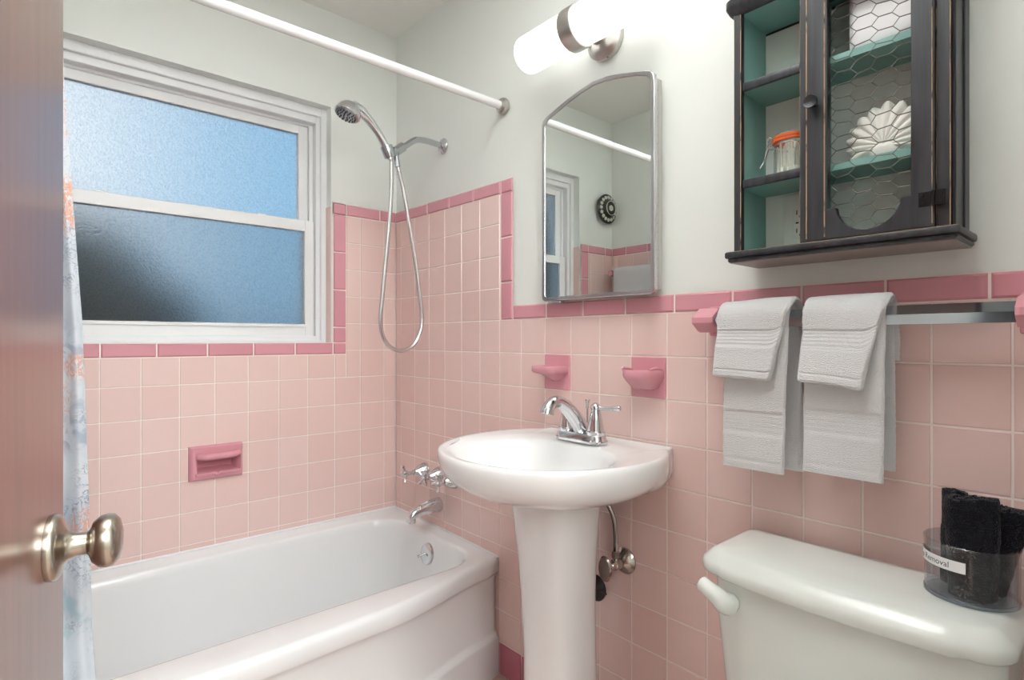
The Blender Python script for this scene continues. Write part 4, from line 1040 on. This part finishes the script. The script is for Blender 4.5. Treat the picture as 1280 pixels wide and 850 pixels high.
# clear bin of black cloths on the tank
BX, BYY, BZZ, BR = 1.977, -.088, .7305, .0605
bn = thing('clear_bin', 'clear round plastic bin with a printed label on the toilet tank', 'container', (BX, BYY, BZZ))
BM = Matrix.Translation((BX, BYY, BZZ))
m = MB(); m.lathe([(0, 0), (BR - .003, 0), (BR - .001, .002), (BR - .001, .003), (BR, .085), (BR + .0012, .0865), (BR, .088), (BR - .0022, .088), (BR - .003, .085), (BR - .004, .004), (0, .004)], BM, 64); m.build('bin_wall', ACRYL, bn, ang=40)
m = MB(); m.lathe([(BR - .003, .0005), (BR + .0006, .001), (BR + .0004, .006), (BR - .002, .007)], BM, 64, 0, False, False); m.build('foot_ring', clearmat('thick_acrylic', (.72, .78, .84, 1), 1.8, .03), bn)
A0, A1 = math.radians(176), math.radians(274)         # label spans these directions around the bin
zl0, zl1 = .050, .067
m = MB(); gg = []
for k in range(33):
    a = lerp(A0, A1, k / 32); rr_ = BR + .0009; gg.append([(BX + rr_ * math.cos(a), BYY + rr_ * math.sin(a), BZZ + zl0), (BX + rr_ * math.cos(a), BYY + rr_ * math.sin(a), BZZ + zl1)])
m.loft(gg, 0, False, False, closed=False); lab = m.build('label_strip', PAPER, bn)
fc = bpy.data.curves.new('label_text', 'FONT'); fc.body = 'Makeup Removal'; fc.size = .0128; fc.resolution_u = 3; fc.align_x = 'LEFT'
tmp = bpy.data.objects.new('tmp', fc); COL.objects.link(tmp); dg = bpy.context.evaluated_depsgraph_get(); me = bpy.data.meshes.new_from_object(tmp.evaluated_get(dg)); bpy.data.objects.remove(tmp)
xmax = max(v.co.x for v in me.vertices)
for v in me.vertices:
    a = math.radians(254) - (xmax - v.co.x) / BR; rr_ = BR + .0013; z = BZZ + zl0 + .0045 + v.co.y
    v.co = Vector((BX + rr_ * math.cos(a), BYY + rr_ * math.sin(a), z))
me.name = 'label_text'; me.materials.clear(); me.materials.append(INK); o = bpy.data.objects.new('label_text', me); COL.objects.link(o); o.parent = lab; o.matrix_parent_inverse = lab.matrix_basis.inverted() @ Matrix() if False else Matrix.Translation(-bn.location); 
o.matrix_parent_inverse = Matrix()

def rolled(name, base, top, w0, w1, d0, d1, facing, label, seed):
    """flat-rolled cloth standing upright: spiral outline lofted from base to top"""
    base, top = Vector(base), Vector(top); f = Vector((facing[0], facing[1], 0)).normalized(); sd_ = Vector((-f.y, f.x, 0))
    NT = 150; turns = 2.6; rings = []
    for j in range(46):
        v = j / 45; c = base.lerp(top, v); w = lerp(w0, w1, v) / 2; d = lerp(d0, d1, v) / 2
        ring = []
        # outer side of the spiral, then back along the inner side: one closed strip
        def pt(th, shrink):
            k = 1 - th / (turns * 2 * pi) * .86; k = max(.06, k - shrink)
            a = th + 1.1; cx_, sx_ = math.cos(a), math.sin(a); kk = (abs(cx_) ** 2.6 + abs(sx_) ** 2.6) ** (-1 / 2.6)
            return c + sd_ * (w * k * cx_ * kk) + f * (d * k * sx_ * kk)
        for i in range(NT): ring.append(pt(turns * 2 * pi * i / (NT - 1), 0))
        for i in range(NT): ring.append(pt(turns * 2 * pi * (1 - i / (NT - 1)), .245))
        r2 = []
        for P in ring:
            n1 = noise.noise(P * 26 + Vector((seed, 0, 0))) * .0035 + noise.noise(P * 260 + Vector((seed, 3, 0))) * .0011
            q = P + (P - c).normalized() * n1 if (P - c).length > 1e-5 else P
            q.z += noise.noise(P * 40 + Vector((0, seed, 0))) * .006 * v + (.004 * noise.noise(P * 230))
            r2.append(q)
        rings.append(r2)
    m = MB(); m.loft(rings, 0, True, True); o = m.build(name, BLACKT, None, ang=80, recalc=True); tag(o, label, 'washcloth', 'black cloths in the clear bin'); return o
fz = BZZ + .006
rolled('rolled_washcloth', (1.985, -.103, fz), (1.984, -.106, .889), .078, .084, .040, .036, (.30, -1), 'black rolled washcloth standing front and centre in the clear bin', 2)
rolled('rolled_washcloth', (1.951, -.064, fz), (1.953, -.060, .886), .036, .044, .030, .028, (-.5, -.8), 'black rolled washcloth at the back left of the clear bin', 6)
rolled('rolled_washcloth', (2.004, -.064, fz), (2.028, -.066, .872), .038, .064, .030, .040, (.5, -1), 'black rolled washcloth leaning out at the right of the clear bin', 11)

# ------------------------------------------------------------------ door
HX, HY = 2.112, -1.348
fe = (1.418, -1.1945)                                  # free edge of the door face
dvec = Vector((fe[0] - HX, fe[1] - HY, 0)); DW = dvec.length; ang = math.atan2(dvec.y, dvec.x)
nv = Vector((math.sin(ang), -math.cos(ang), 0))        # into the room (+y side)
if nv.y < 0: nv = -nv
dm = Matrix.Translation((HX, HY, 0)) @ Matrix.Rotation(ang, 4, 'Z')
dor = bpy.data.objects.new('door_1', None); COL.objects.link(dor); dor.location = (HX, HY, 0); dor.rotation_euler = (0, 0, ang); struct(dor)
sgn = 1 if (dm.to_3x3() @ Vector((0, 1, 0))).dot(nv) > 0 else -1
def dbuild(mb, name, mats, parent, ang_=35):
    o = mb.build(name, mats, None, ang=ang_); o.parent = parent; return o
m = MB(); y0, y1 = sorted((0, -sgn * .035)); m.box((0, y0, .01), (DW, y1, 2.02), .0015); dl = dbuild(m, 'door_leaf', WOOD, dor)
m = MB(); KM = axisM((DW - .064, 0, .940), (0, sgn, 0)) @ Matrix.Diagonal((.93, .93, .88, 1))
m.lathe([(0, -.001), (.0325, -.001), (.0335, .004), (.0325, .008), (.028, .0115), (.0185, .014), (.0145, .017), (.0125, .022), (.0115, .0245), (.0115, .034), (.014, .036), (.021, .039), (.026, .045), (.0275, .052), (.0265, .058), (.021, .063), (.012, .0655), (0, .066)], KM, 48)
kn = dbuild(m, 'door_knob', KNOBM, dor, 50)

# ------------------------------------------------------------------ things seen only in the mirror
t = thing('wall_ornament', 'round dark beaded ornament with a pale flower centre, seen in the mirror', 'wall ornament', (0, -1.493, 1.918))
OM = axisM((-.006, -1.493, 1.918), (1, 0, 0))
m = MB(); m.lathe([(0, 0), (.03, 0), (.04, .016), (.086, .020), (.088, .028), (.080, .034), (.055, .040), (.046, .052), (.040, .056), (0, .056)], OM, 48); m.build('disc', BRONZE, t)
m = MB()
for k in range(16):
    q = 2 * pi * k / 16; m.lathe([(.012, .032), (.0115, .038), (.007, .043), (0, .044)], OM @ Matrix.Translation((.066 * math.cos(q), .066 * math.sin(q), 0)), 10)
m.lathe([(.041, .054), (.043, .057), (.041, .060), (.038, .057), (.041, .054)], OM, 40, 0, False, False)
for k in range(6):
    q = 2 * pi * k / 6; m.lathe([(.008, .055), (.007, .059), (0, .061)], OM @ Matrix.Translation((.011 * math.cos(q), .011 * math.sin(q), 0)), 10)
m.build('studs', CREAM, t)
RY, RZ = YL + .07, 1.53
t = thing('towel_bar', 'towel bar with pink bracket on the far end wall, seen in the mirror', 'towel rail', (.32, YL, RZ))
m = MB(); m.tube([(.06, RY, RZ), (.62, RY, RZ)], .009, 14); m.build('bar', CHROME, t)
for x in (.056, .622):
    m = MB(); m.box((x - .028, YL - .005, RZ - .03), (x + .028, YL + .01, RZ + .03), .004, seg=2); m.lathe([(.026, .004), (.02, .02), (.016, .05), (.018, .07), (.016, .088), (0, .090)], axisM((x, YL, RZ), (0, 1, 0)), 20); m.build('bracket', ROSE, t)
pp = [(RY - .022, 1.05), (RY - .022, 1.3), (RY - .020, RZ - .01)] + [(RY - .021 * math.cos(pi * k / 6), RZ + .004 + .022 * math.sin(pi * k / 6)) for k in range(7)] + [(RY + .022, RZ - .03), (RY + .025, 1.3), (RY + .028, 1.0)]
terry_slab('bath_towel', pp, lambda v: .082, lambda v: .52, .014, 'white bath towel on the far end wall bar, seen in the mirror', 'towel', (), None, 21)

# ------------------------------------------------------------------ light
def area(name, loc, target, size, power, col=(1, 1, 1), sy=None):
    l = bpy.data.lights.new(name, 'AREA'); l.energy = power; l.color = col; l.size = size
    if sy: l.shape = 'RECTANGLE'; l.size_y = sy
    o = bpy.data.objects.new(name, l); COL.objects.link(o); o.location = loc
    o.rotation_euler = (Vector(target) - Vector(loc)).to_track_quat('-Z', 'Y').to_euler(); return o
area('hall_fill', (3.3, -1.0, 2.2), (1.0, -.5, 1.0), 1.3, 78, (.97, .995, 1))  # soft fill added beyond the doorway, without any fitting
fl = bpy.data.lights.new('bounce_fill', 'SPOT'); fl.energy = 420; fl.color = (.96, .99, 1); fl.spot_size = math.radians(64); fl.spot_blend = .8; fl.shadow_soft_size = .06  # added spot aimed up, so the ceiling throws back soft fill
fo = bpy.data.objects.new('bounce_fill', fl); COL.objects.link(fo); fo.location = (2.02, -1.10, 1.62); fo.rotation_euler = (Vector((1.62, -.90, 2.45)) - fo.location).to_track_quat('-Z', 'Y').to_euler()

w = bpy.data.worlds.new('world'); SC.world = w; w.use_nodes = True; nt = w.node_tree; bg = nt.nodes['Background']
tc = nt.nodes.new('ShaderNodeTexCoord'); sx = nt.nodes.new('ShaderNodeSeparateXYZ'); nt.links.new(tc.outputs['Generated'], sx.inputs[0])
rp = nt.nodes.new('ShaderNodeValToRGB'); e = rp.color_ramp.elements
e[0].position = 0; e[0].color = (.92, .97, 1, 1); e[1].position = 1; e[1].color = (.27, .52, .76, 1)
mr = nt.nodes.new('ShaderNodeMapRange'); mr.inputs[1].default_value = .0; mr.inputs[2].default_value = .24
nt.links.new(sx.outputs['Y'], mr.inputs[0]); nt.links.new(mr.outputs[0], rp.inputs[0]); nt.links.new(rp.outputs[0], bg.inputs[0]); bg.inputs[1].default_value = 1.12

SC.cycles.use_denoising = True; SC.cycles.max_bounces = 10; SC.cycles.diffuse_bounces = 5; SC.cycles.glossy_bounces = 5; SC.cycles.transparent_max_bounces = 16
SC.cycles.sample_clamp_indirect = 25
SC.view_settings.view_transform = 'Standard'; SC.view_settings.look = 'None'; SC.view_settings.exposure = 0; SC.view_settings.gamma = 1; SC.view_settings.use_curve_mapping = False
